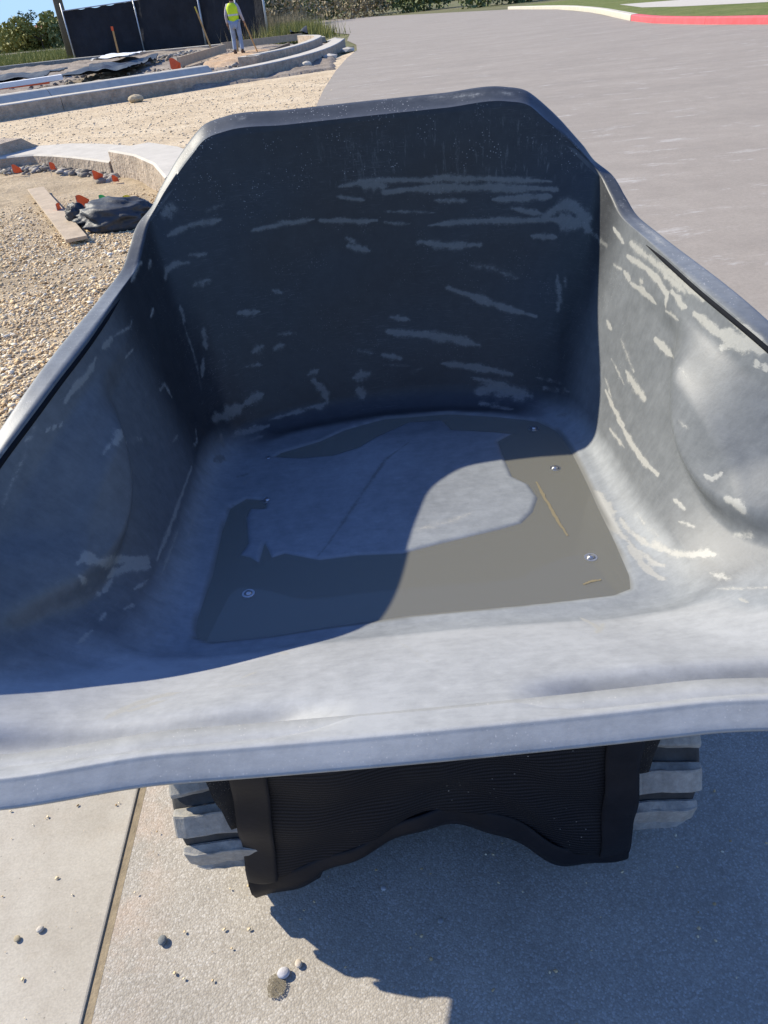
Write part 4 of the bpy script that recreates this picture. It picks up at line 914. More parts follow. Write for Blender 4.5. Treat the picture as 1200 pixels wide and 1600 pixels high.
# ------------------------------------------------------------------ tracks
def make_track(sgn_):
    xc = sgn_ * 0.322; w = 0.165; r = 0.150; yf, yb, zc = 0.872, 1.72, 0.200
    pts = []
    n = 26
    for k in range(n + 1):
        a = math.pi / 2 + math.pi * k / n; pts.append((yf + r * math.cos(a), zc + r * math.sin(a)))
    for k in range(1, 12): pts.append((yf + (yb - yf) * k / 12, zc - r))
    for k in range(n + 1):
        a = -math.pi / 2 + math.pi * k / n; pts.append((yb + r * math.cos(a), zc + r * math.sin(a)))
    for k in range(1, 12): pts.append((yb - (yb - yf) * k / 12, zc + r))
    P = [Vector((0, y, z)) for y, z in pts]; n_ = len(P)
    bm = bmesh.new(); loops = []
    for k in range(n_):
        t = (P[(k + 1) % n_] - P[k - 1]).normalized(); nn = Vector((0, -t.z, t.y))
        if nn.dot(P[k] - Vector((0, min(max(P[k].y, yf), yb), zc))) < 0: nn = -nn
        sec = []
        for dx, dn in ((-w / 2, 0), (-w / 2 + 0.01, 0.014), (w / 2 - 0.01, 0.014), (w / 2, 0), (w / 2, -0.016), (-w / 2, -0.016)):
            sec.append(bm.verts.new(P[k] + Vector((xc + dx, 0, 0)) + nn * dn))
        loops.append(sec)
    for k in range(n_):
        A = loops[k]; B = loops[(k + 1) % n_]
        for q in range(6): bm.faces.new((A[q], A[(q + 1) % 6], B[(q + 1) % 6], B[q]))
    tr = bmobj('rubber_track', bm, BELT, buggy, True)
    # lugs along the belt
    per = 0.0; cumd = [0]
    for k in range(n_): cumd.append(cumd[-1] + (P[(k + 1) % n_] - P[k]).length)
    L = cumd[-1]; NL = 40
    def at(s):
        s %= L
        for k in range(n_):
            if cumd[k + 1] >= s:
                f_ = (s - cumd[k]) / (cumd[k + 1] - cumd[k]); return P[k].lerp(P[(k + 1) % n_], f_), (P[(k + 1) % n_] - P[k]).normalized()
    # outer blocks and inner blocks staggered
    meshes = {}
    for col, (dx, lw, off) in enumerate([(0.0, 0.156, 0.0)]):
        bm = bmesh.new(); box(bm, (0, 0, 0.009), (lw, 0.050, 0.018), None, 0.004)
        bmesh.ops.subdivide_edges(bm, edges=[e for e in bm.edges if e.calc_length() > 0.1], cuts=9)
        bmesh.ops.triangulate(bm, faces=bm.faces[:])
        for v in bm.verts:
            a_ = abs(v.co.x) / (lw / 2)
            v.co.y += 0.010 * (1 - a_) - 0.004
            if v.co.z > 0.005: v.co.y *= 0.80; v.co.z -= 0.006 * max(0, a_ - 0.80) / 0.2 + 0.007 * math.exp(-((a_ - 0.12) / 0.06) ** 2)
            v.co += Vector((0, 1, 1)) * 0.0016 * noise.noise(v.co * 70)
        proto = None
        for k in range(NL):
            p, t = at((k + off * 0.35) * L / NL)
            nn = Vector((0, -t.z, t.y))
            if nn.dot(p - Vector((0, min(max(p.y, yf), yb), zc))) < 0: nn = -nn
            if proto is None:
                proto = bmobj('lug', bm, RUBBER, tr); o = proto
            else:
                o = proto.copy(); C.objects.link(o); o.parent = tr
            xa = Vector((1, 0, 0)); ya_ = nn.cross(xa)
            m_ = Matrix((xa, ya_, nn)).transposed().to_4x4(); m_.translation = p + Vector((xc + dx, 0, 0)) + nn * 0.013
            m_ = m_ @ Matrix.Rotation(random.uniform(-.05, .05), 4, 'Z')
            o.matrix_local = m_
    # wheels inside
    for (wy, wr) in ((yf, r - 0.02), (yb, r - 0.02), (1.15, 0.06), (1.32, 0.06), (1.49, 0.06)):
        bm = bmesh.new(); zc_ = zc if wr > 0.1 else zc - r + 0.018 + wr
        tube(bm, (xc - 0.06, wy, zc_), (xc + 0.06, wy, zc_), wr, n=28); tube(bm, (xc - 0.075, wy, zc_), (xc + 0.075, wy, zc_), wr * 0.35, n=16)
        bmobj('wheel', bm, CHASSIS, tr)
    return tr
make_track(-1); make_track(1)
# chassis and rear engine deck under / behind the tub
bm = bmesh.new(); box(bm, (0, 1.30, 0.24), (0.44, 0.95, 0.16), None, 0.01); bmobj('chassis', bm, CHASSIS, buggy)
bm = bmesh.new(); box(bm, (0, 2.02, 0.48), (0.60, 0.34, 0.50), None, 0.03); bmobj('engine_cover', bm, CHASSIS, buggy)
for sx_ in (-1, 1):
    bm = bmesh.new(); tube(bm, (sx_ * 0.18, 2.15, 0.70), (sx_ * 0.20, 2.28, 0.88), 0.014); tube(bm, (sx_ * 0.20, 2.28, 0.88), (sx_ * 0.20, 2.40, 0.90), 0.018)
    bmobj('handle', bm, CHASSIS, buggy, True)
# apron hanging below the lip
def zb(x): return sum(zb0(x + k * 0.008) for k in range(-4, 5)) / 9
def zb0(x):      # bottom outline of the mesh panel
    xs = [-.315, -.25, -.236, -.204, -.134, -.037, .034, .114, .165, .188, .237, .30]
    zs = [.085, .10, .112, .125, .155, .212, .222, .185, .125, .098, .088, .088]
    return float(np.interp(x, xs, zs))
def xl(t): return -0.262 - 0.052 * t       # left edge, t=0 top, 1 bottom
def xr(t): return 0.272 + 0.026 * t
def ywave(x, t): return 0.655 + 0.046 * t + 0.008 * math.sin(x * 16 + 1.0) * t + 0.004 * math.sin(x * 37 + t * 9) * t + 0.0035 * math.sin(x * 22 - t * 17 + 2) + 0.005 * math.sin((x + 0.3) * 30) * (1 - t) * (x < 0)
def grid_part(name, fx, ft0, ft1, nx, nt, mat, dy=0.0, parent=None, thick=0.004, wr=0.0):
    V = []; 
    for i_ in range(nt + 1):
        for j_ in range(nx + 1):
            u = j_ / nx; v = i_ / nt
            x, y, z = fx(u, v)
            y += wr * math.sin(v * 19 + u * 2) * 0.5 + wr * math.sin(v * 7.3 + 1)
            V.append((x, y + dy, z))
    V2 = [(x, y + thick, z) for x, y, z in V]; n = len(V); F = []
    W_ = nx + 1
    for i_ in range(nt):
        for j_ in range(nx):
            a_ = i_ * W_ + j_; F.append((a_, a_ + 1, a_ + 1 + W_, a_ + W_)); F.append((a_ + n, a_ + W_ + n, a_ + 1 + W_ + n, a_ + 1 + n))
    for j_ in range(nx): F.append((j_, j_ + n, j_ + 1 + n, j_ + 1)); a_ = nt * W_ + j_; F.append((a_, a_ + 1, a_ + 1 + n, a_ + n))
    for i_ in range(nt): a_ = i_ * W_; F.append((a_, a_ + W_, a_ + W_ + n, a_ + n)); a_ += nx; F.append((a_, a_ + n, a_ + W_ + n, a_ + W_))
    return npmesh(name, V + V2, F, mat, parent, True)
ZT = 0.50
def panel(u, v):
    x0, x1 = xl(v), xr(v); x = x0 + (x1 - x0) * u; z1 = zb(x); z = ZT + (z1 - ZT) * v
    return x, ywave(x, v), z
apron = grid_part('apron', panel, 0, 1, 90, 60, FABRIC, 0, buggy)
def lhem(u, v):
    x = xl(v) - 0.004 + 0.052 * u; z1 = zb(x) - 0.004; return x, ywave(x, v) - 0.004 - 0.002 * math.sin(u * 3.1), ZT + (z1 - ZT) * v
def rhem(u, v):
    x = xr(v) + 0.004 - 0.050 * u; z1 = zb(x) - 0.004; return x, ywave(x, v) - 0.004 - 0.002 * math.sin(u * 3.1), ZT + (z1 - ZT) * v
grid_part('side_hem', lhem, 0, 1, 8, 70, HEM, -0.002, apron, wr=0.0022)
grid_part('side_hem', rhem, 0, 1, 8, 70, HEM, -0.002, apron, wr=0.0018)
def bhem(u, v):
    x = -0.318 + (0.30 + 0.318) * u; d = 0.058 + 0.012 * math.sin(x * 13) + (0.012 if x < -0.2 else 0)
    return x, 0.7 + 0.006 * math.sin(x * 16 + 1.0) + 0.003 * math.sin(x * 60) + 0.010 * v - 0.007 * math.sin(v * 3.1), zb(x) + 0.008 - d * v
grid_part('bottom_hem', bhem, 0, 1, 90, 8, HEM, -0.001, apron, wr=0.001)
def lfelt(u, v): x = -0.330 + 0.075 * u + 0.018 * v; return x, 0.690 + 0.02 * u, 0.43 - 0.19 * v
def rfelt(u, v): x = 0.270 + 0.062 * u - 0.018 * v * (u); return x, 0.700, 0.45 - 0.215 * v
grid_part('felt_flap', lfelt, 0, 1, 10, 14, FELT, 0, apron, wr=0.003)
grid_part('felt_flap', rfelt, 0, 1, 10, 14, FELT, 0.004, apron, wr=0.003)

# ------------------------------------------------------------------ stones
def rock_mesh(seed, r=1.0, sub=1, flat=0.65):
    bm = bmesh.new(); bmesh.ops.create_icosphere(bm, subdivisions=sub, radius=r)
    for v in bm.verts:
        n = noise.noise(v.co * 1.3 + Vector((seed * 7.1, 0, 0))); v.co *= 1 + 0.45 * n
        v.co.z *= flat; v.co.x *= 1.15
    return bm
def stone_field(name, n, area, size, zf, mat, shades, seed=0, kind='stuff', label=None):
    rng = np.random.default_rng(seed); bases = []
    for k in range(6):
        bm = rock_mesh(k + seed, 1.0, 1); bm.verts.ensure_lookup_table()
        bases.append((np.array([v.co[:] for v in bm.verts]), np.array([[v.index for v in f.verts] for f in bm.faces]))); bm.free()
    Vs = []; Fs = []; sh = []; off = 0
    pos = area(rng, n)
    for k, (x, y) in enumerate(pos):
        bv, bf = bases[k % 6]; s = size(rng); a = rng.uniform(0, 6.28); ca, sa = math.cos(a), math.sin(a)
        tl = rng.uniform(-.5, .5); v = bv * s * np.array([1, rng.uniform(.6, 1), rng.uniform(.6, 1)])
        v = np.stack([v[:, 0], v[:, 1] * math.cos(tl) - v[:, 2] * math.sin(tl), v[:, 1] * math.sin(tl) + v[:, 2] * math.cos(tl)], 1)
        v = np.stack([v[:, 0] * ca - v[:, 1] * sa, v[:, 0] * sa + v[:, 1] * ca, v[:, 2]], 1) + np.array([x, y, zf(x, y) + s * 0.25])
        Vs.append(v); Fs.append(bf + off); off += len(v); sh.append(np.full(len(v), rng.uniform(0, 1)))
    o = npmesh(name, np.concatenate(Vs), np.concatenate(Fs), mat, None, False, dict(shade=np.concatenate(sh)))
    tag(o, label, None, None, kind); return o
def mat_stone(name, stops):
    m = NT(name, 0.9, 0.2); c = m.ramp(m.attr('shade'), stops)
    c = m.mix(1.0, c, m.ramp(m.noise(90, 5, 0.7), [(0.3, 0.8), (0.7, 1.15)]), 'MULTIPLY'); m.col(c); m.bump(m.noise(160, 4), 0.4, 0.003); return m.m
RIVER = mat_stone('limestone_gravel', [(0.0, (0.36, 0.23, 0.11)), (0.2, (0.60, 0.43, 0.235)), (0.6, (0.76, 0.59, 0.36)), (0.85, (0.82, 0.68, 0.46)), (1.0, (0.84, 0.78, 0.64))])
RUBBLE = mat_stone('grey_rubble', [(0.0, (0.15, 0.13, 0.105)), (0.5, (0.28, 0.245, 0.20)), (1.0, (0.45, 0.41, 0.35))])
bedz = lambda x, y: 0.004 + 0.022 * nz(x, y, 1.6, 3)
def area_bed(rng, n):
    out = []
    while len(out) < n:
        if out and rng.random() < 0.0: continue
        y = 1.6 + 6.6 * rng.random() ** 1.4; x = -1.05 - rng.random() * (1.2 + y * 0.45)
        if nz(x, y, 1.1, 21) < -0.12 and rng.random() < 0.65: continue
        if y > 5.3 and rng.random() < (y - 5.3) * 0.42: continue
        out.append((x, y))
    return out
stone_field('gravel', 62000, area_bed, lambda r: 0.004 + 0.005 * r.random() + 0.011 * r.random() ** 7, bedz, RIVER, None, 1)
def area_strip(rng, n):
    out = []
    while len(out) < n:
        y = 9.3 + 9.5 * rng.random() ** 1.4; x = -7.5 + 7.4 * rng.random()
        if y < 12.0 + max(0, -x - 3.5) * 0.3 - (0 if x < -2.2 else (x + 2.2) * 3.2) - 0.9: continue
        if y > 16.8 + (x + 6.5) * 0.7 if x < -2 else y > 20: continue
        out.append((x, y))
    return out
stone_field('limestone_chips', 5000, area_strip, lambda r: 0.007 + 0.016 * r.random() ** 3, lambda x, y: -0.014, mat_stone('straw_limestone', [(0.0, (0.48, 0.36, 0.22)), (0.5, (0.62, 0.49, 0.33)), (1.0, (0.74, 0.63, 0.46))]), None, 2)
def area_kerbside(rng, n):
    out = []
    L = near_line
    for _ in range(n):
        k = rng.integers(0, len(L) - 1); p = L[k].lerp(L[k + 1], rng.random()); d = abs(rng.normal(0, 0.13)) + 0.02
        out.append((p.x + 0.1 + rng.normal(0, .05), p.y - d))
    return out
stone_field('kerbside_rubble', 420, area_kerbside, lambda r: 0.02 + 0.05 * r.random() ** 2, lambda x, y: -0.0, RUBBLE, None, 3)
def area_site(rng, n):
    out = []
    cl = [(-6.4, 38, 1.6, 3.0, 0.5), (-2.0, 33, 1.4, 3.5, 0.2), (-8.5, 28, 2.5, 3.5, 0.2), (-4.5, 27, 2.5, 2, 0.1)]
    while len(out) < n:
        c = cl[rng.choice(4, p=[.5, .2, .2, .1])]; out.append((c[0] + rng.normal() * c[2] * .6, c[1] + rng.normal() * c[3] * .6))
    return out
sitez = lambda x, y: 0.03 + 0.16 * math.exp(-((x + 6.3) / 1.4) ** 2 - ((y - 37.5) / 3.0) ** 2)
stone_field('site_rubble', 1800, area_site, lambda r: 0.02 + 0.10 * r.random() ** 4, sitez, RUBBLE, None, 4)
# grit on the road near the camera
def area_grit(rng, n): return [(rng.uniform(-0.95, 0.8), 0.35 + 0.9 * rng.random()) for _ in range(n)]
stone_field('road_grit', 1100, area_grit, lambda r: 0.0005 + 0.0028 * r.random() ** 5, lambda x, y: 0.0 if x > -0.47 else 0.003, RIVER, None, 5)

def pebble(x, y, r, seed, col, label, z=0.0, sq=0.6):
    o = bmobj('pebble', rock_mesh(seed, r, 3, sq), simple('pebble_stone', col, 0.85, 0.2, 60, 0.5, 200, 0.002), None, True)
    o.location = (x, y, z + r * 0.35); o.rotation_euler = (0, 0, seed * 1.7)
    tag(o, label, 'pebble')
    return o
pebble(-0.440, 0.672, 0.0072, 1, (0.17, 0.18, 0.18), 'dark grey pebble lying alone on the road near the joint')
pebble(-0.235, 0.600, 0.0085, 2, (0.45, 0.44, 0.46), 'pale grey pebble beside the small damp stain')
pebble(-0.212, 0.612, 0.0048, 3, (0.50, 0.43, 0.35), 'tiny tan pebble right next to the pale grey one')
pebble(-0.655, 0.712, 0.0055, 4, (0.50, 0.45, 0.38), 'cream pebble on the smooth slab left of the joint', 0.003)
pebble(-0.690, 0.700, 0.0052, 5, (0.36, 0.30, 0.20), 'brown chip on the smooth slab beside the cream pebble', 0.003, 0.4)
pebble(0.02, 0.655, 0.006, 6, (0.30, 0.30, 0.30), 'grey pebble in the shade just below the apron arch')
pebble(-0.07, 0.72, 0.005, 7, (0.42, 0.42, 0.42), 'small light pebble in the shade under the apron')
# damp stain: a thin irregular film of wet grit
bm = bmesh.new(); vs = []
for k in range(30):
    a = k / 30 * 6.283; rr_ = 0.015 * (1 + 0.3 * noise.noise(Vector((math.cos(a) * 2, math.sin(a) * 2, 5)))); vs.append(bm.verts.new((math.cos(a) * rr_, math.sin(a) * rr_ * 1.2, 0)))
bm.faces.new(vs)
m = NT('damp_grit', 0.4, 0.5); vd = m.ramp(m.vor(420), [(0.1, (0.42, 0.38, 0.28)), (0.25, (0.15, 0.125, 0.085))]); m.col(vd); m.l(m.ramp(m.noise(330, 4, 0.7), [(0.40, 0.0), (0.5, 0.95)]), m.b.inputs['Alpha'])
st_ = bmobj('damp_stain', bm, m.m); st_.location = (-0.245, 0.582, 0.0015)
tag(st_, 'small round damp stain of brown grit on the road', 'stain')

# ------------------------------------------------------------------ gravel-side clutter
def obj1(name, bm, mat, label, cat, loc=(0, 0, 0), rot=(0, 0, 0), group=None, smooth=False):
    o = bmobj(name, bm, mat, None, smooth); o.location = loc; o.rotation_euler = rot; return tag(o, label, cat, group)
bm = bmesh.new(); bar(bm, (-3.02, 8.05, 0.035), (-1.97, 5.70, 0.05), 0.18, 0.022)
# keep the broad face up
bm.free(); bm = bmesh.new()
pv = Vector((-1.97, 5.70, 0)) - Vector((-3.02, 8.05, 0)); ang = math.atan2(pv.y, pv.x)
box(bm, (0, 0, 0), (pv.length, 0.15, 0.025), None, 0.003); bmesh.ops.subdivide_edges(bm, edges=[e for e in bm.edges if e.calc_length() > 1], cuts=8)
for v in bm.verts: v.co.z += 0.012 * math.sin(v.co.x * 1.3)
obj1('plank', bm, WOOD, 'weathered pale timber plank lying on the gravel by the black bag', 'plank', (-2.49, 6.87, 0.045), (0, 0.01, ang))
# black plastic bag
bm = bmesh.new(); bmesh.ops.create_icosphere(bm, subdivisions=5, radius=1)
for v in bm.verts:
    p = v.co.copy(); rid_ = abs(noise.noise(Vector((p.x * 1.6, p.y * 1.6, p.z * 1.6)))) ; fold = abs(noise.noise(Vector((p.x * 0.9 + p.y, p.y * 3.2, p.z * 3.2 + 4))))
    k = 1 - 0.25 * rid_ - 0.22 * fold
    v.co = Vector((p.x * 0.36, p.y * 0.26, p.z * 0.15)) * k
    if p.x < -0.55: v.co.y *= 0.45; v.co.z *= 0.75
    if v.co.z < -0.07: v.co.z = -0.07
bag = obj1('black_bag', bm, BLACKPLY, 'crumpled black plastic bag on the gravel at the end of the plank', 'bag', (-1.80, 6.20, 0.07), (0, 0, -0.15), smooth=True)
bm = bmesh.new(); bmesh.ops.create_icosphere(bm, subdivisions=4, radius=1)
for v in bm.verts:
    p = v.co; k = 1 - 0.6 * abs(noise.noise(p * 2.7)); v.co = Vector((p.x * 0.10, p.y * 0.07, p.z * 0.09)) * k
bmobj('knot', bm, BLACKPLY, bag, True).location = (-0.33, 0.06, 0.03)
# marker flags: cloth + wire
def flag(x, y, mat, label, h=0.16, s=0.09, group='orange marker flags along the near kerb', rz=0.3, z=0.0):
    r = empty('marker_flag', (x, y, z), rz, label, 'flag', group)
    bm = bmesh.new(); tube(bm, (0, 0, -0.02), (0.01, 0, h), 0.0018, n=6); bmobj('wire', bm, GALV, r)
    V_ = []; n = 8
    for i_ in range(n + 1):
        for j_ in range(n + 1):
            u, v = i_ / n, j_ / n; V_.append((0.01 + s * u, 0.35 * s * math.sin(u * 4 + v * 2 + x) * u, h - s * 0.85 * v - 0.35 * s * u * u + 0.1 * s * math.sin(5 * u + 3 * v)))
    F_ = [(i_ * (n + 1) + j_, (i_ + 1) * (n + 1) + j_, (i_ + 1) * (n + 1) + j_ + 1, i_ * (n + 1) + j_ + 1) for i_ in range(n) for j_ in range(n)]
    npmesh('cloth', V_, F_, mat, r, True); return r
flag(-3.66, 9.25, ORFLAG, 'orange marker flag farthest left below the near kerb', 0.13, 0.085)
flag(-3.20, 9.1, ORFLAG, 'orange marker flag second from the left below the near kerb', 0.13, 0.075, rz=0.8)
flag(-2.52, 8.28, ORFLAG, 'large orange marker flag below the step where the kerb gets taller', 0.12, 0.09, rz=-0.2)
flag(-2.28, 8.05, ORFLAG, 'small dull orange flag rightmost below the near kerb', 0.09, 0.06, rz=0.5)
flag(-2.42, 6.75, ORFLAG, 'bright orange flag standing just left of the black bag', 0.11, 0.08, 'marker flags behind the black bag', rz=1.2)
flag(-2.28, 6.85, ORFLAG, 'wide bright orange flag behind the knot of the black bag', 0.14, 0.10, 'marker flags behind the black bag')
flag(-2.08, 6.82, GRFLAG, 'green marker flag behind the black bag', 0.13, 0.07, 'marker flags behind the black bag')
flag(-1.86, 6.72, YEFLAG, 'yellow marker flag behind the black bag beside the tub rim', 0.12, 0.11, 'marker flags behind the black bag')

# site clutter beyond
def wavy_sheet(pts, th, amp, seed, n=26):
    (x0, y0), (x1, y1), (x2, y2), (x3, y3) = pts; V_ = []
    for i_ in range(n + 1):
        for j_ in range(n + 1):
            u, v = i_ / n, j_ / n
            x = (1 - u) * (1 - v) * x0 + u * (1 - v) * x1 + u * v * x2 + (1 - u) * v * x3; y = (1 - u) * (1 - v) * y0 + u * (1 - v) * y1 + u * v * y2 + (1 - u) * v * y3
            z = th + amp * (noise.noise(Vector((x * 1.1, y * 0.6, seed))) + 0.5 * noise.noise(Vector((x * 3, y * 2, seed)))); V_.append((x, y, z))
    k = len(V_); V2 = [(x, y, z - 0.03) for x, y, z in V_]
    F_ = []
    for i_ in range(n):
        for j_ in range(n):
            a_ = i_ * (n + 1) + j_; q = (a_, a_ + n + 1, a_ + n + 2, a_ + 1); F_.append(q); F_.append(tuple(k + t_ for t_ in q[::-1]))
    return V_ + V2, F_
V_, F_ = wavy_sheet([(-8.0, 25.6), (-6.2, 26.6), (-6.9, 35.5), (-8.6, 33.5)], 0.28, 0.16, 1)
tag(npmesh('black_sheet', V_, F_, BLACKPLY, None, True), 'long heap of black sheeting lying in the dirt below the fence', 'sheeting')
V_, F_ = wavy_sheet([(-8.4, 31.0), (-7.2, 31.6), (-7.6, 36.6), (-9.0, 35.6)], 0.48, 0.08, 2)
tag(npmesh('white_sheet', V_, F_, WHITE, None, True), 'white sheet lying on top of the black sheeting', 'sheeting')
V_, F_ = wavy_sheet([(-12.0, 27.8), (-9.4, 28.8), (-9.8, 33.0), (-13.0, 32.0)], 0.26, 0.12, 3)
tag(npmesh('black_tarp', V_, F_, BLACKPLY, None, True), 'flat black tarp on the dirt at the far left edge', 'tarp')
bm = bmesh.new(); box(bm, (0, 0, 0), (2.6, 0.5, 0.1), None, 0.01)
obj1('orange_board', bm, ORFLAG, 'orange board lying in the dirt at the far left edge', 'board', (-9.6, 25.6, 0.2), (0.05, 0, 0.25))
bm = bmesh.new(); box(bm, (0, 0, 0), (3.2, 0.35, 0.12), None, 0.01)
obj1('white_board', bm, WHITE, 'whitish board in front of the orange one at the left edge', 'board', (-8.9, 23.6, 0.3), (0, -0.02, 0.35))
def plankbetween(a, b, w, t, label, mat=WOOD, name='form_board'):
    bm = bmesh.new(); bar(bm, a, b, t, w); return obj1(name, bm, mat, label, 'board')
plankbetween((-4.95, 28.4, 0.22), (-4.35, 36.2, 0.25), 0.28, 0.08, 'diagonal timber form board running from the flags to behind the worker')
plankbetween((-4.4, 26.6, 0.10), (-3.9, 31.0, 0.12), 0.12, 0.08, 'shorter timber form board lying left of the worker')
plankbetween((-1.7, 34.5, 0.18), (-2.6, 27.5, 0.10), 0.14, 0.10, 'dark timber strip slanting across the orange soil right of the worker', POLE)
plankbetween((-4.6, 37.4, 0.30), (-1.3, 38.6, 0.30), 0.25, 0.08, 'horizontal timber form board just behind the worker')
def stake(x, y, h, lean, label, top=None):
    r = empty('grade_stake', (x, y, 0), 0, label, 'stake', 'timber grade stakes on the building site')
    bm = bmesh.new(); bar(bm, (0, 0, -0.1), (lean, 0, h), 0.075, 0.06); bmobj('shaft', bm, WOODO, r)
    if top: bm = bmesh.new(); bar(bm, (lean * 0.88, -0.04, h * 0.88), (lean * 1.01, -0.04, h * 1.01), 0.11, 0.02); bmobj('ribbon', bm, top, r)
    return r
stake(-10.6, 44.5, 1.40, 0.0, 'orange timber stake before the left part of the black fence', ORFLAG)
stake(-5.15, 38.5, 1.75, -0.42, 'leaning timber stake with yellow ribbon left of the worker', YEFLAG)
stake(-3.95, 37.0, 0.5, 0, 'short pale timber stake stub just left of the worker')
flag(-4.9, 26.5, ORFLAG, 'orange flag in the dirt at the foot of the diagonal form board', 0.3, 0.3, 'site flags', z=0.1)
relief_sheet('orange_soil', -5.2, -1.2, 25.5, 36.5, 60, 80, lambda x, y: -0.12 + 0.30 * math.exp(-((x + 3.2) / 1.5) ** 4 - ((y - 31) / 4.6) ** 4) + 0.05 * nz(x, y, 1.6, 7), ORANGE)
bm = rock_mesh(3, 0.12, 2, 0.6); obj1('boulder', bm, simple('boulder_stone', (0.42, 0.34, 0.22), 0.9, 0.2, 9), 'tan lump of rock at the foot of the long kerb', 'rock', (-4.15, 17.9, 0.05))
bm = rock_mesh(5, 0.12, 2, 0.7); obj1('boulder', bm, simple('boulder_stone_pale', (0.55, 0.5, 0.4), 0.9, 0.2, 9), 'pale lump of rock where the long kerb meets the road', 'rock', (-0.75, 23.0, 0.06))
# broken concrete at the kerb end by the road
for k, (x, y, s, lb) in enumerate([(-0.15, 25.5, 0.28, 'broken pale concrete chunk nearest the road at the curved kerb'), (0.45, 28.6, 0.32, 'flat broken concrete chunk at the far road corner'), (0.1, 36.5, 0.45, 'grey broken concrete heap behind the curved kerb tip')]):
    bm = rock_mesh(20 + k, s * 0.8, 1, 0.4); obj1('concrete_chunk', bm, KERB_TOP, lb, 'rubble', (x, y, 0.05))
V_, F_ = wavy_sheet([(-1.9, 41.6), (-1.1, 41.6), (-1.2, 43.2), (-2.0, 43.2)], 0.38, 0.35, 9, 14)
tag(npmesh('black_rags', V_, F_, BLACKPLY, None, True), 'small crumpled black rag heap by the weeds right of the fence', 'rags')

# ------------------------------------------------------------------ fence
fence = empty('screened_fence', (0, 0, 0), 0, 'chain link fence wrapped in black windscreen with bright steel posts', 'fence')
fp = [(-14.25, 49.8), (-10.3, 49.3), (-6.75, 48.2), (-4.75, 47.2), (-3.25, 46.2)]
fh = [2.35, 2.45, 2.75, 2.8, 2.9]
for k, (x, y) in enumerate(fp):
    bm = bmesh.new(); tube(bm, (0, 0, -0.3), (0.0, 0, fh[k] + (0.35 if k in (0, 4) else 0.02)), 0.055 if k not in (0, 1) else 0.035, n=10)
    o = bmobj('post', bm, GALV, fence, True); o.location = (x, y - 0.12, 0)
for k in range(4):
    a_, b_ = Vector(fp[k]), Vector(fp[k + 1]); n = 40; V_ = []
    for i_ in range(n + 1):
        for j_ in range(15):
            u = i_ / n; v = j_ / 14; h_ = fh[k] + (fh[k + 1] - fh[k]) * u; p = a_.lerp(b_, u)
            sag = 0.06 * math.sin(math.pi * u) * v + 0.03 * math.sin(u * 30 + k) * (v > 0.9)
            d = 0.10 * noise.noise(Vector((p.x * 1.3, v * 1.2, k))) + 0.05 * noise.noise(Vector((p.x * 4, v * 3, k)))
            V_.append((p.x, p.y + d, 0.02 + (h_ - sag) * v))
    F_ = [(i_ * 15 + j_, (i_ + 1) * 15 + j_, (i_ + 1) * 15 + j_ + 1, i_ * 15 + j_ + 1) for i_ in range(n) for j_ in range(14)]
    npmesh('windscreen', V_, F_, NETTING, fence, True)
    bm = bmesh.new(); tube(bm, (a_.x, a_.y - 0.05, fh[k]), (b_.x, b_.y - 0.05, fh[k + 1]), 0.025, n=8); bmobj('top_rail', bm, GALV, fence)

bm = bmesh.new(); tube(bm, (0, 0, -0.4), (0.0, 0, 9), 0.30, 0.17, n=18)
obj1('utility_pole', bm, POLE, 'brown timber utility pole standing left of the black fence', 'pole', (-15.1, 52.3, 0), (0, 0.0, 0), smooth=True)

# ------------------------------------------------------------------ worker
def skinned(name, verts, edges, radii, mat, parent, root=0, sub=2):
    me = bpy.data.meshes.new(name); me.from_pydata(verts, edges, []); o = bpy.data.objects.new(name, me); C.objects.link(o)
    mo = o.modifiers.new('s', 'SKIN'); mo.use_smooth_shade = True
    for v, r in zip(me.skin_vertices[0].data, radii): v.radius = (r, r) if not isinstance(r, tuple) else r; v.use_root = False
    me.skin_vertices[0].data[root].use_root = True
    ms = o.modifiers.new('u', 'SUBSURF'); ms.levels = sub; ms.render_levels = sub
    dg = bpy.context.evaluated_depsgraph_get(); dg.update(); m2 = bpy.data.meshes.new_from_object(o.evaluated_get(dg))
    o.modifiers.clear(); o.data = m2; m2.name = name; m2.materials.clear(); m2.materials.append(mat); o.parent = parent
    m2.polygons.foreach_set('use_smooth', np.ones(len(m2.polygons), bool)); return o
WX, WY = -3.30, 31.3
wk = empty('person', (WX, WY, 0.16), math.radians(-6), 'worker in yellow hi-vis vest, white hard hat and jeans standing before the black fence', 'person')
# skeleton faces +Y (away from camera); x right
sk = {'pel': (0, 0, 0.95), 'wa': (0, 0, 1.08), 'ch': (0, 0.02, 1.27), 'nk': (0, 0.03, 1.47), 'hd': (0.01, 0.06, 1.58), 'hd2': (0.01, 0.07, 1.70), 'hd3': (0.01, 0.06, 1.76),
      'sl': (-0.17, 0.02, 1.42), 'el': (-0.25, -0.02, 1.15), 'wl': (-0.27, 0.08, 0.92), 'hl': (-0.27, 0.11, 0.84),
      'sr': (0.17, 0.02, 1.42), 'er': (0.26, 0.0, 1.15), 'wr': (0.31, 0.13, 0.95), 'hr': (0.32, 0.17, 0.88),
      'pl': (-0.10, 0, 0.90), 'kl': (-0.12, 0.05, 0.50), 'al': (-0.13, -0.04, 0.09), 'tl': (-0.14, 0.12, 0.04),
      'pr': (0.10, 0, 0.90), 'kr': (0.13, -0.02, 0.50), 'ar': (0.15, -0.12, 0.09), 'tr': (0.17, 0.04, 0.04)}
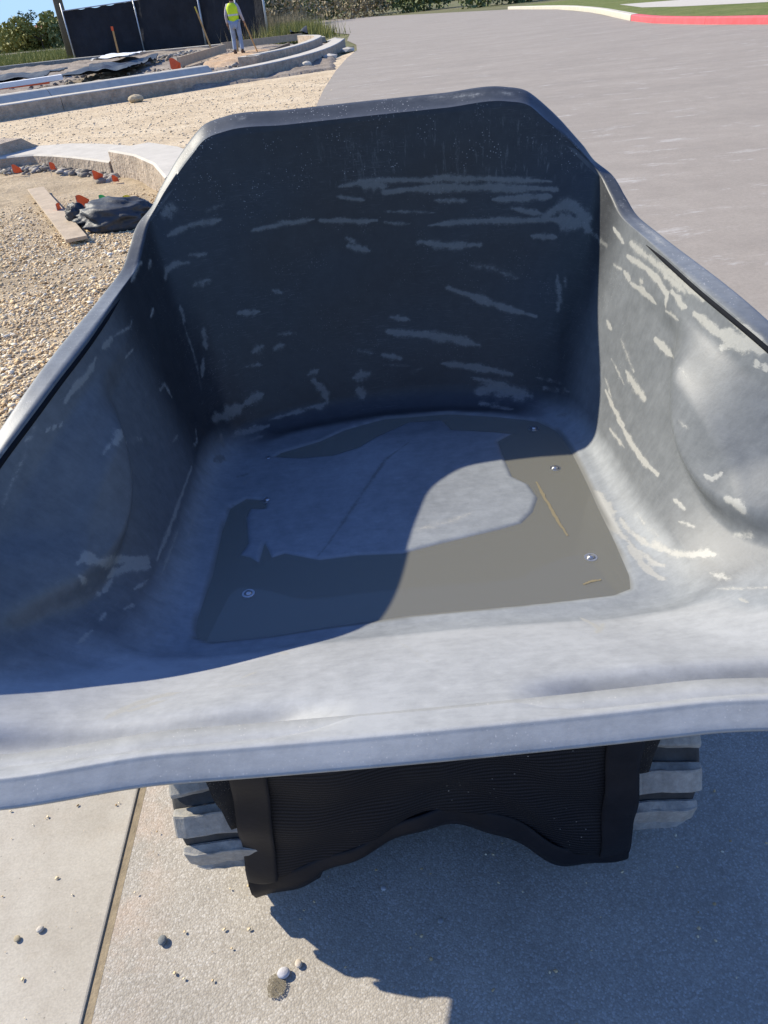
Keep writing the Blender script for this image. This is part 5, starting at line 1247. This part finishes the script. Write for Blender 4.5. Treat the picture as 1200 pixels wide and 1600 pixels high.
rad = {'pel': .14, 'wa': .13, 'ch': .145, 'nk': .055, 'hd': .075, 'hd2': .095, 'hd3': .06, 'sl': .065, 'el': .042, 'wl': .03, 'hl': .032, 'sr': .065, 'er': .042, 'wr': .03, 'hr': .032,
       'pl': .09, 'kl': .06, 'al': .042, 'tl': .035, 'pr': .09, 'kr': .06, 'ar': .042, 'tr': .035}
ed = [('pel', 'wa'), ('wa', 'ch'), ('ch', 'nk'), ('nk', 'hd'), ('hd', 'hd2'), ('hd2', 'hd3'), ('ch', 'sl'), ('sl', 'el'), ('el', 'wl'), ('wl', 'hl'), ('ch', 'sr'), ('sr', 'er'), ('er', 'wr'), ('wr', 'hr'),
      ('pel', 'pl'), ('pl', 'kl'), ('kl', 'al'), ('al', 'tl'), ('pel', 'pr'), ('pr', 'kr'), ('kr', 'ar'), ('ar', 'tr')]
def chain(name, keys, edges, scale, mat, extra=None, root=0):
    ks = list(keys); vs = [sk[k] for k in ks]; es = [(ks.index(a_), ks.index(b_)) for a_, b_ in edges]
    rs = [rad[k] * (scale.get(k, scale['*']) if isinstance(scale, dict) else scale) for k in ks]
    return skinned(name, vs, es, rs, mat, wk, root)
chain('body', sk.keys(), ed, 1.0, SKIN)
chain('jeans', ['pel', 'pl', 'kl', 'al', 'pr', 'kr', 'ar'], [('pel', 'pl'), ('pl', 'kl'), ('kl', 'al'), ('pel', 'pr'), ('pr', 'kr'), ('kr', 'ar')], {'*': 1.22, 'al': 1.65, 'ar': 1.65, 'kl': 1.3, 'kr': 1.3, 'pel': 1.12}, JEANS)
chain('shirt', ['ch', 'wa', 'sl', 'el', 'wl', 'sr', 'er', 'wr', 'nk'], [('wa', 'ch'), ('ch', 'sl'), ('sl', 'el'), ('el', 'wl'), ('ch', 'sr'), ('sr', 'er'), ('er', 'wr'), ('ch', 'nk')], {'*': 1.28, 'wl': 1.3, 'wr': 1.3, 'nk': 1.15}, SHIRT)
# vest: shaped shell round the torso
V_ = []; nv = 28; lev = [(0.90, .165, .135), (0.98, .172, .142), (1.08, .178, .146), (1.18, .188, .150), (1.28, .200, .155), (1.38, .205, .150), (1.45, .165, .125), (1.50, .095, .085)]
for z_, ax, ay in lev:
    for k in range(nv):
        a_ = k / nv * 6.283; V_.append((ax * math.copysign(abs(math.cos(a_)) ** 0.8, math.cos(a_)) + 0.006 * math.sin(5 * a_ + z_ * 9), 0.02 + ay * math.copysign(abs(math.sin(a_)) ** 0.8, math.sin(a_)), z_))
F_ = [(i_ * nv + j_, i_ * nv + (j_ + 1) % nv, (i_ + 1) * nv + (j_ + 1) % nv, (i_ + 1) * nv + j_) for i_ in range(len(lev) - 1) for j_ in range(nv)]
vest = npmesh('vest', V_, F_, HIVIS, wk, True)
V_ = []
for z_ in (1.13, 1.18):
    f_ = 0.183 if z_ < 1.15 else 0.188
    for k in range(nv):
        a_ = k / nv * 6.283; V_.append(((f_ + 0.006) * math.copysign(abs(math.cos(a_)) ** 0.8, math.cos(a_)) + 0.006 * math.sin(5 * a_ + z_ * 9), 0.02 + 0.156 * math.copysign(abs(math.sin(a_)) ** 0.8, math.sin(a_)), z_))
npmesh('reflective_band', V_, [(j_, (j_ + 1) % nv, nv + (j_ + 1) % nv, nv + j_) for j_ in range(nv)], REFL, vest, True)
# hard hat, hair, boots, fingers
bm = bmesh.new(); bmesh.ops.create_uvsphere(bm, u_segments=24, v_segments=14, radius=0.135)
for v in bm.verts:
    v.co.y *= 1.15; v.co.z *= 0.95
    if v.co.z < 0: v.co.z = 0; 
bm2 = bmesh.new(); bmesh.ops.create_cone(bm, cap_ends=True, segments=28, radius1=0.158, radius2=0.15, depth=0.012, matrix=Matrix.Translation((0, 0.03, 0.0)) @ Matrix.Diagonal((1, 1.2, 1, 1)))
bm2.free(); hh = bmobj('hard_hat', bm, HAT, wk, True); hh.location = (0.01, 0.06, 1.70); hh.rotation_euler = (-0.15, 0, -0.4)
bm = bmesh.new(); bmesh.ops.create_icosphere(bm, subdivisions=3, radius=0.112)
for v in bm.verts: v.co.z *= 0.9
hr_ = bmobj('hair', bm, HAIR, wk, True); hr_.location = (0.01, 0.045, 1.64)
for k, key in ((0, 'al'), (1, 'ar')):
    ax, ay, az = sk[key]; tx, ty, tz = sk['tl' if k == 0 else 'tr']
    skinned('boot', [(ax, ay - 0.03, 0.04), (ax, ay, 0.17), (tx, ty, 0.045), (tx, ty + 0.07, 0.04)], [(1, 0), (0, 2), (2, 3)], [.055, .065, .05, .04], BOOT, wk, 1, 1)
for s_, h_ in ((-1, sk['hl']), (1, sk['hr'])):
    for q in range(4):
        o_ = (q - 1.5) * 0.019; L = (0.065, 0.075, 0.07, 0.055)[q]; p = Vector(h_) + Vector((0, o_, -0.02))
        skinned('finger', [tuple(p), tuple(p + Vector((0.008 * -s_, 0.006, -L * 0.55))), tuple(p + Vector((0.028 * -s_, 0.010, -L)))], [(0, 1), (1, 2)], [.010, .009, .007], SKIN, wk, 0, 1)
    p = Vector(h_) + Vector((-s_ * 0.01, 0.03, 0.01))
    skinned('thumb', [tuple(p), tuple(p + Vector((-s_ * 0.015, 0.025, -0.03))), tuple(p + Vector((-s_ * 0.02, 0.028, -0.06)))], [(0, 1), (1, 2)], [.012, .011, .008], SKIN, wk, 0, 1)
# the long wooden handle he leans on
bm = bmesh.new(); tube(bm, (0.30, 0.14, 0.98), (0.58, 0.42, -0.06), 0.022, n=10)
hd_ = bmobj('tool_handle', bm, WOODO); hd_.location = (WX, WY, 0.16); hd_.rotation_euler = (0, 0, math.radians(-6)); tag(hd_, 'long wooden tool handle held in the right hand of the worker', 'tool')

# ------------------------------------------------------------------ vegetation
def leaf_mat(name, lo, hi):
    m = NT(name, 0.7, 0.3); at_ = m.attr('shade'); m.col(m.ramp(at_, [(0.0, lo), (1.0, hi)])); return m.m
LEAF = {'dark': leaf_mat('dark_leaves', (0.045, 0.068, 0.028), (0.13, 0.165, 0.07)),
        'mid': leaf_mat('mid_leaves', (0.065, 0.09, 0.03), (0.17, 0.20, 0.075)),
        'yel': leaf_mat('yellow_leaves', (0.14, 0.15, 0.03), (0.34, 0.32, 0.09)),
        'dry': leaf_mat('dry_brush', (0.18, 0.145, 0.08), (0.36, 0.30, 0.18))}
BARK = simple('bark', (0.12, 0.09, 0.065), 0.9, 0.3, 6)
def leaf_cloud(name, clumps, n, size, mat, parent, seed):
    rng = np.random.default_rng(seed); cl = np.array(clumps); w = cl[:, 3] ** 2; w = w / w.sum()
    idx = rng.choice(len(cl), n, p=w); d = rng.normal(size=(n, 3)); d /= np.linalg.norm(d, axis=1)[:, None]
    r = cl[idx, 3] * (0.55 + 0.5 * rng.random(n) ** 0.7); P = cl[idx, :3] + d * r[:, None] * np.array([1, 1, 0.8])
    a = rng.normal(size=(n, 3)); a /= np.linalg.norm(a, axis=1)[:, None]; b = np.cross(a, rng.normal(size=(n, 3))); b /= np.linalg.norm(b, axis=1)[:, None]
    s = size * (0.5 + rng.random(n))[:, None]
    V = np.stack([P - a * s, P + b * s * .5, P + a * s, P - b * s * .5], 1).reshape(-1, 3)
    F = np.arange(n * 4).reshape(-1, 4); sh = np.clip(rng.random(n) * 0.7 + 0.3 * rng.random(len(cl))[idx], 0, 1)
    return npmesh(name, V, F, mat, parent, False, dict(shade=np.repeat(sh, 4)))
def tree(name, x, y, h, w, kind, label, cat='tree', n=1500, trunk=0.35, z=0.0, size=None, lf=0.16, group=None):
    rng = random.Random(int(abs(x * 13 + y * 7))); r = empty(name, (x, y, z), 0, label, cat, group)
    bm = bmesh.new(); tube(bm, (0, 0, -0.3), (0.1, 0, h * 0.6), 0.05 + h * 0.012, 0.03, n=8)
    cl = []
    for k in range(9):
        a = rng.uniform(0, 6.28); rr_ = rng.uniform(0.1, 0.5) * w; zz_ = h * rng.uniform(trunk, 0.86)
        c = (math.cos(a) * rr_, math.sin(a) * rr_, zz_, w * rng.uniform(0.16, 0.30)); cl.append(c)
        tube(bm, (0.05, 0, h * 0.3), c[:3], 0.03 + h * 0.003, 0.012, n=6)
    bmobj('trunk', bm, BARK, r); leaf_cloud('crown', cl, n, lf, LEAF[kind], r, int(abs(x * 31 + y))); return r
# left skyline
tree('shrub', -64, 128, 2.9, 9.0, 'dark', 'dark evergreen bush at the far left edge beyond the grass', 'bush', 2600, 0.15, 0, lf=.30)
tree('shrub', -57, 135, 2.6, 9.0, 'dark', 'rounded dark bush second from the left on the skyline', 'bush', 2600, 0.15, 0, lf=.30)
tree('shrub', -50, 138, 2.5, 9.5, 'dark', 'low dark bush before the gap on the left skyline', 'bush', 2600, 0.15, 0, lf=.30)
tree('shrub', -43, 122, 2.0, 9.5, 'yel', 'low yellow green bush left of the utility pole', 'bush', 2600, 0.12, 0, lf=.26)
tree('shrub', -37.5, 118, 3.6, 6.0, 'yel', 'taller yellow green bush just left of the utility pole', 'bush', 2600, 0.15, 0, lf=.26)
tree('shrub', -33.0, 117, 3.0, 6.0, 'mid', 'mid green bush right behind the utility pole', 'bush', 2200, 0.15, 0, lf=.26)
tree('sparse_tree', -66, 126, 4.8, 4.0, 'dark', 'thin bare topped tree at the left edge of the skyline', 'tree', 350, 0.4, 0, lf=.2)
tree('sparse_tree', -41, 125, 5.0, 2.4, 'dark', 'wispy sapling rising above the yellow bushes', 'tree', 130, 0.7, 0, lf=.2)
# beyond the cross road in the middle
tree('broad_tree', -7.5, 90, 6.5, 6.5, 'mid', 'leafy green tree just right of the black fence', 'tree', 2600, 0.2, 0, lf=.22)
tree('broad_tree', -12.5, 95, 7.5, 7.5, 'dark', 'dark green tree partly behind the right end of the fence', 'tree', 2600, 0.2, 0, lf=.22)
tree('broad_tree', -1.5, 108, 7.5, 8.0, 'mid', 'rounded green tree beyond the weeds in the top middle', 'tree', 2600, 0.15, 0, lf=.24)
tree('shrub', 4.5, 112, 5.0, 8.5, 'dark', 'dark green bush beside the far road in the top middle', 'bush', 2600, 0.12, 0, lf=.24)
tree('shrub', 11.0, 100, 4.5, 8.5, 'mid', 'green bush on the road edge above the grey road', 'bush', 2400, 0.12, 0, lf=.24)
tree('shrub', 15.0, 86, 4.2, 7.0, 'mid', 'green bush to the left of the grass island', 'bush', 2200, 0.12, 0, lf=.22)
tree('shrub', -4.5, 86, 1.9, 6.5, 'dry', 'low tan dry bush beyond the weeds', 'bush', 1500, 0.12, 0, lf=.16)
tree('shrub', 2.5, 98, 2.2, 8.0, 'dry', 'long tan dry brush along the far road edge', 'bush', 1800, 0.12, 0, lf=.16)
# far wood that reads as one mass
rngw = random.Random(5); cl = []
for k in range(260):
    a = rngw.uniform(-1, 1); x = a * 260; y = 175 + 40 * rngw.random() + abs(x) * 0.15
    k_ = 0.35 if x < -15 else 1.0
    cl.append((x, y, rngw.uniform(0.5, 4.2) * k_, rngw.uniform(2.5, 5.0) * (0.5 if x < -15 else 1.0)))
tag(leaf_cloud('far_wood', cl, 52000, 0.8, LEAF['mid'], None, 77), kind='stuff')
def grass(name, n, area, h, w, mat, seed):
    rng = np.random.default_rng(seed); V = np.zeros((n, 3, 3)); pos = area(rng, n); P = np.array(pos)
    H = h * (0.4 + 0.8 * rng.random(n)); a = rng.uniform(0, 6.28, n); lean = rng.normal(0, 0.28, (n, 2)) * H[:, None]
    dx = np.cos(a) * w; dy = np.sin(a) * w
    V[:, 0] = np.stack([P[:, 0] - dx, P[:, 1] - dy, np.full(n, -0.03)], 1); V[:, 1] = np.stack([P[:, 0] + dx, P[:, 1] + dy, np.full(n, -0.03)], 1)
    V[:, 2] = np.stack([P[:, 0] + lean[:, 0], P[:, 1] + lean[:, 1], H], 1)
    o = npmesh(name, V.reshape(-1, 3), np.arange(n * 3).reshape(-1, 3), mat, None, False, dict(shade=np.repeat(rng.random(n), 3)))
    return tag(o, kind='stuff')
def a_verge(rng, n):
    out = []
    while len(out) < n:
        y = 51 + 50 * rng.random() ** 1.6; x = rng.uniform(-0.62 * y + 2, -13 - (y - 50) * 0.25)
        out.append((x, y))
    return out
grass('verge_grass', 22000, a_verge, 0.36, 0.03, LEAF['yel'], 3)
def a_weeds(rng, n): return [(-1.9 + rng.normal() * 0.8, 47.0 + rng.normal() * 2.0) for _ in range(n)]
grass('weeds', 6500, a_weeds, 0.75, 0.016, LEAF['yel'], 4)
def a_weeds2(rng, n): return [(-3.0 + rng.normal() * 0.9, 52.0 + rng.normal() * 3) for _ in range(n)]
grass('dry_weeds', 5000, a_weeds2, 1.1, 0.012, LEAF['dry'], 5)
def a_lawn(rng, n): return [(10.6 + 18 * rng.random(), 20 + 32 * rng.random()) for _ in range(n)]

# far house with a red roof, half hidden by the bushes
house = empty('house', (-47, 165, 0), 0.2, 'far house with a red roof showing between bush and utility pole', 'house')
bm = bmesh.new(); box(bm, (0, 0, 1.0), (12, 7, 2.0)); bmobj('wall', bm, WALLP, house)
bm = bmesh.new(); v_ = [bm.verts.new(p) for p in ((-6.6, -4, 2.0), (6.6, -4, 2.0), (6.6, 4, 2.0), (-6.6, 4, 2.0), (-4.5, 0, 3.9), (4.5, 0, 3.9))]
for f_ in ((0, 1, 5, 4), (2, 3, 4, 5), (1, 2, 5), (3, 0, 4), (3, 2, 1, 0)): bm.faces.new([v_[q] for q in f_])
bmobj('roof', bm, ROOF, house)
for wx_ in (-3.5, 0, 3.5):
    bm = bmesh.new(); box(bm, (wx_, -3.53, 1.1), (1.2, 0.06, 1.1)); bmobj('window', bm, CHASSIS, house)
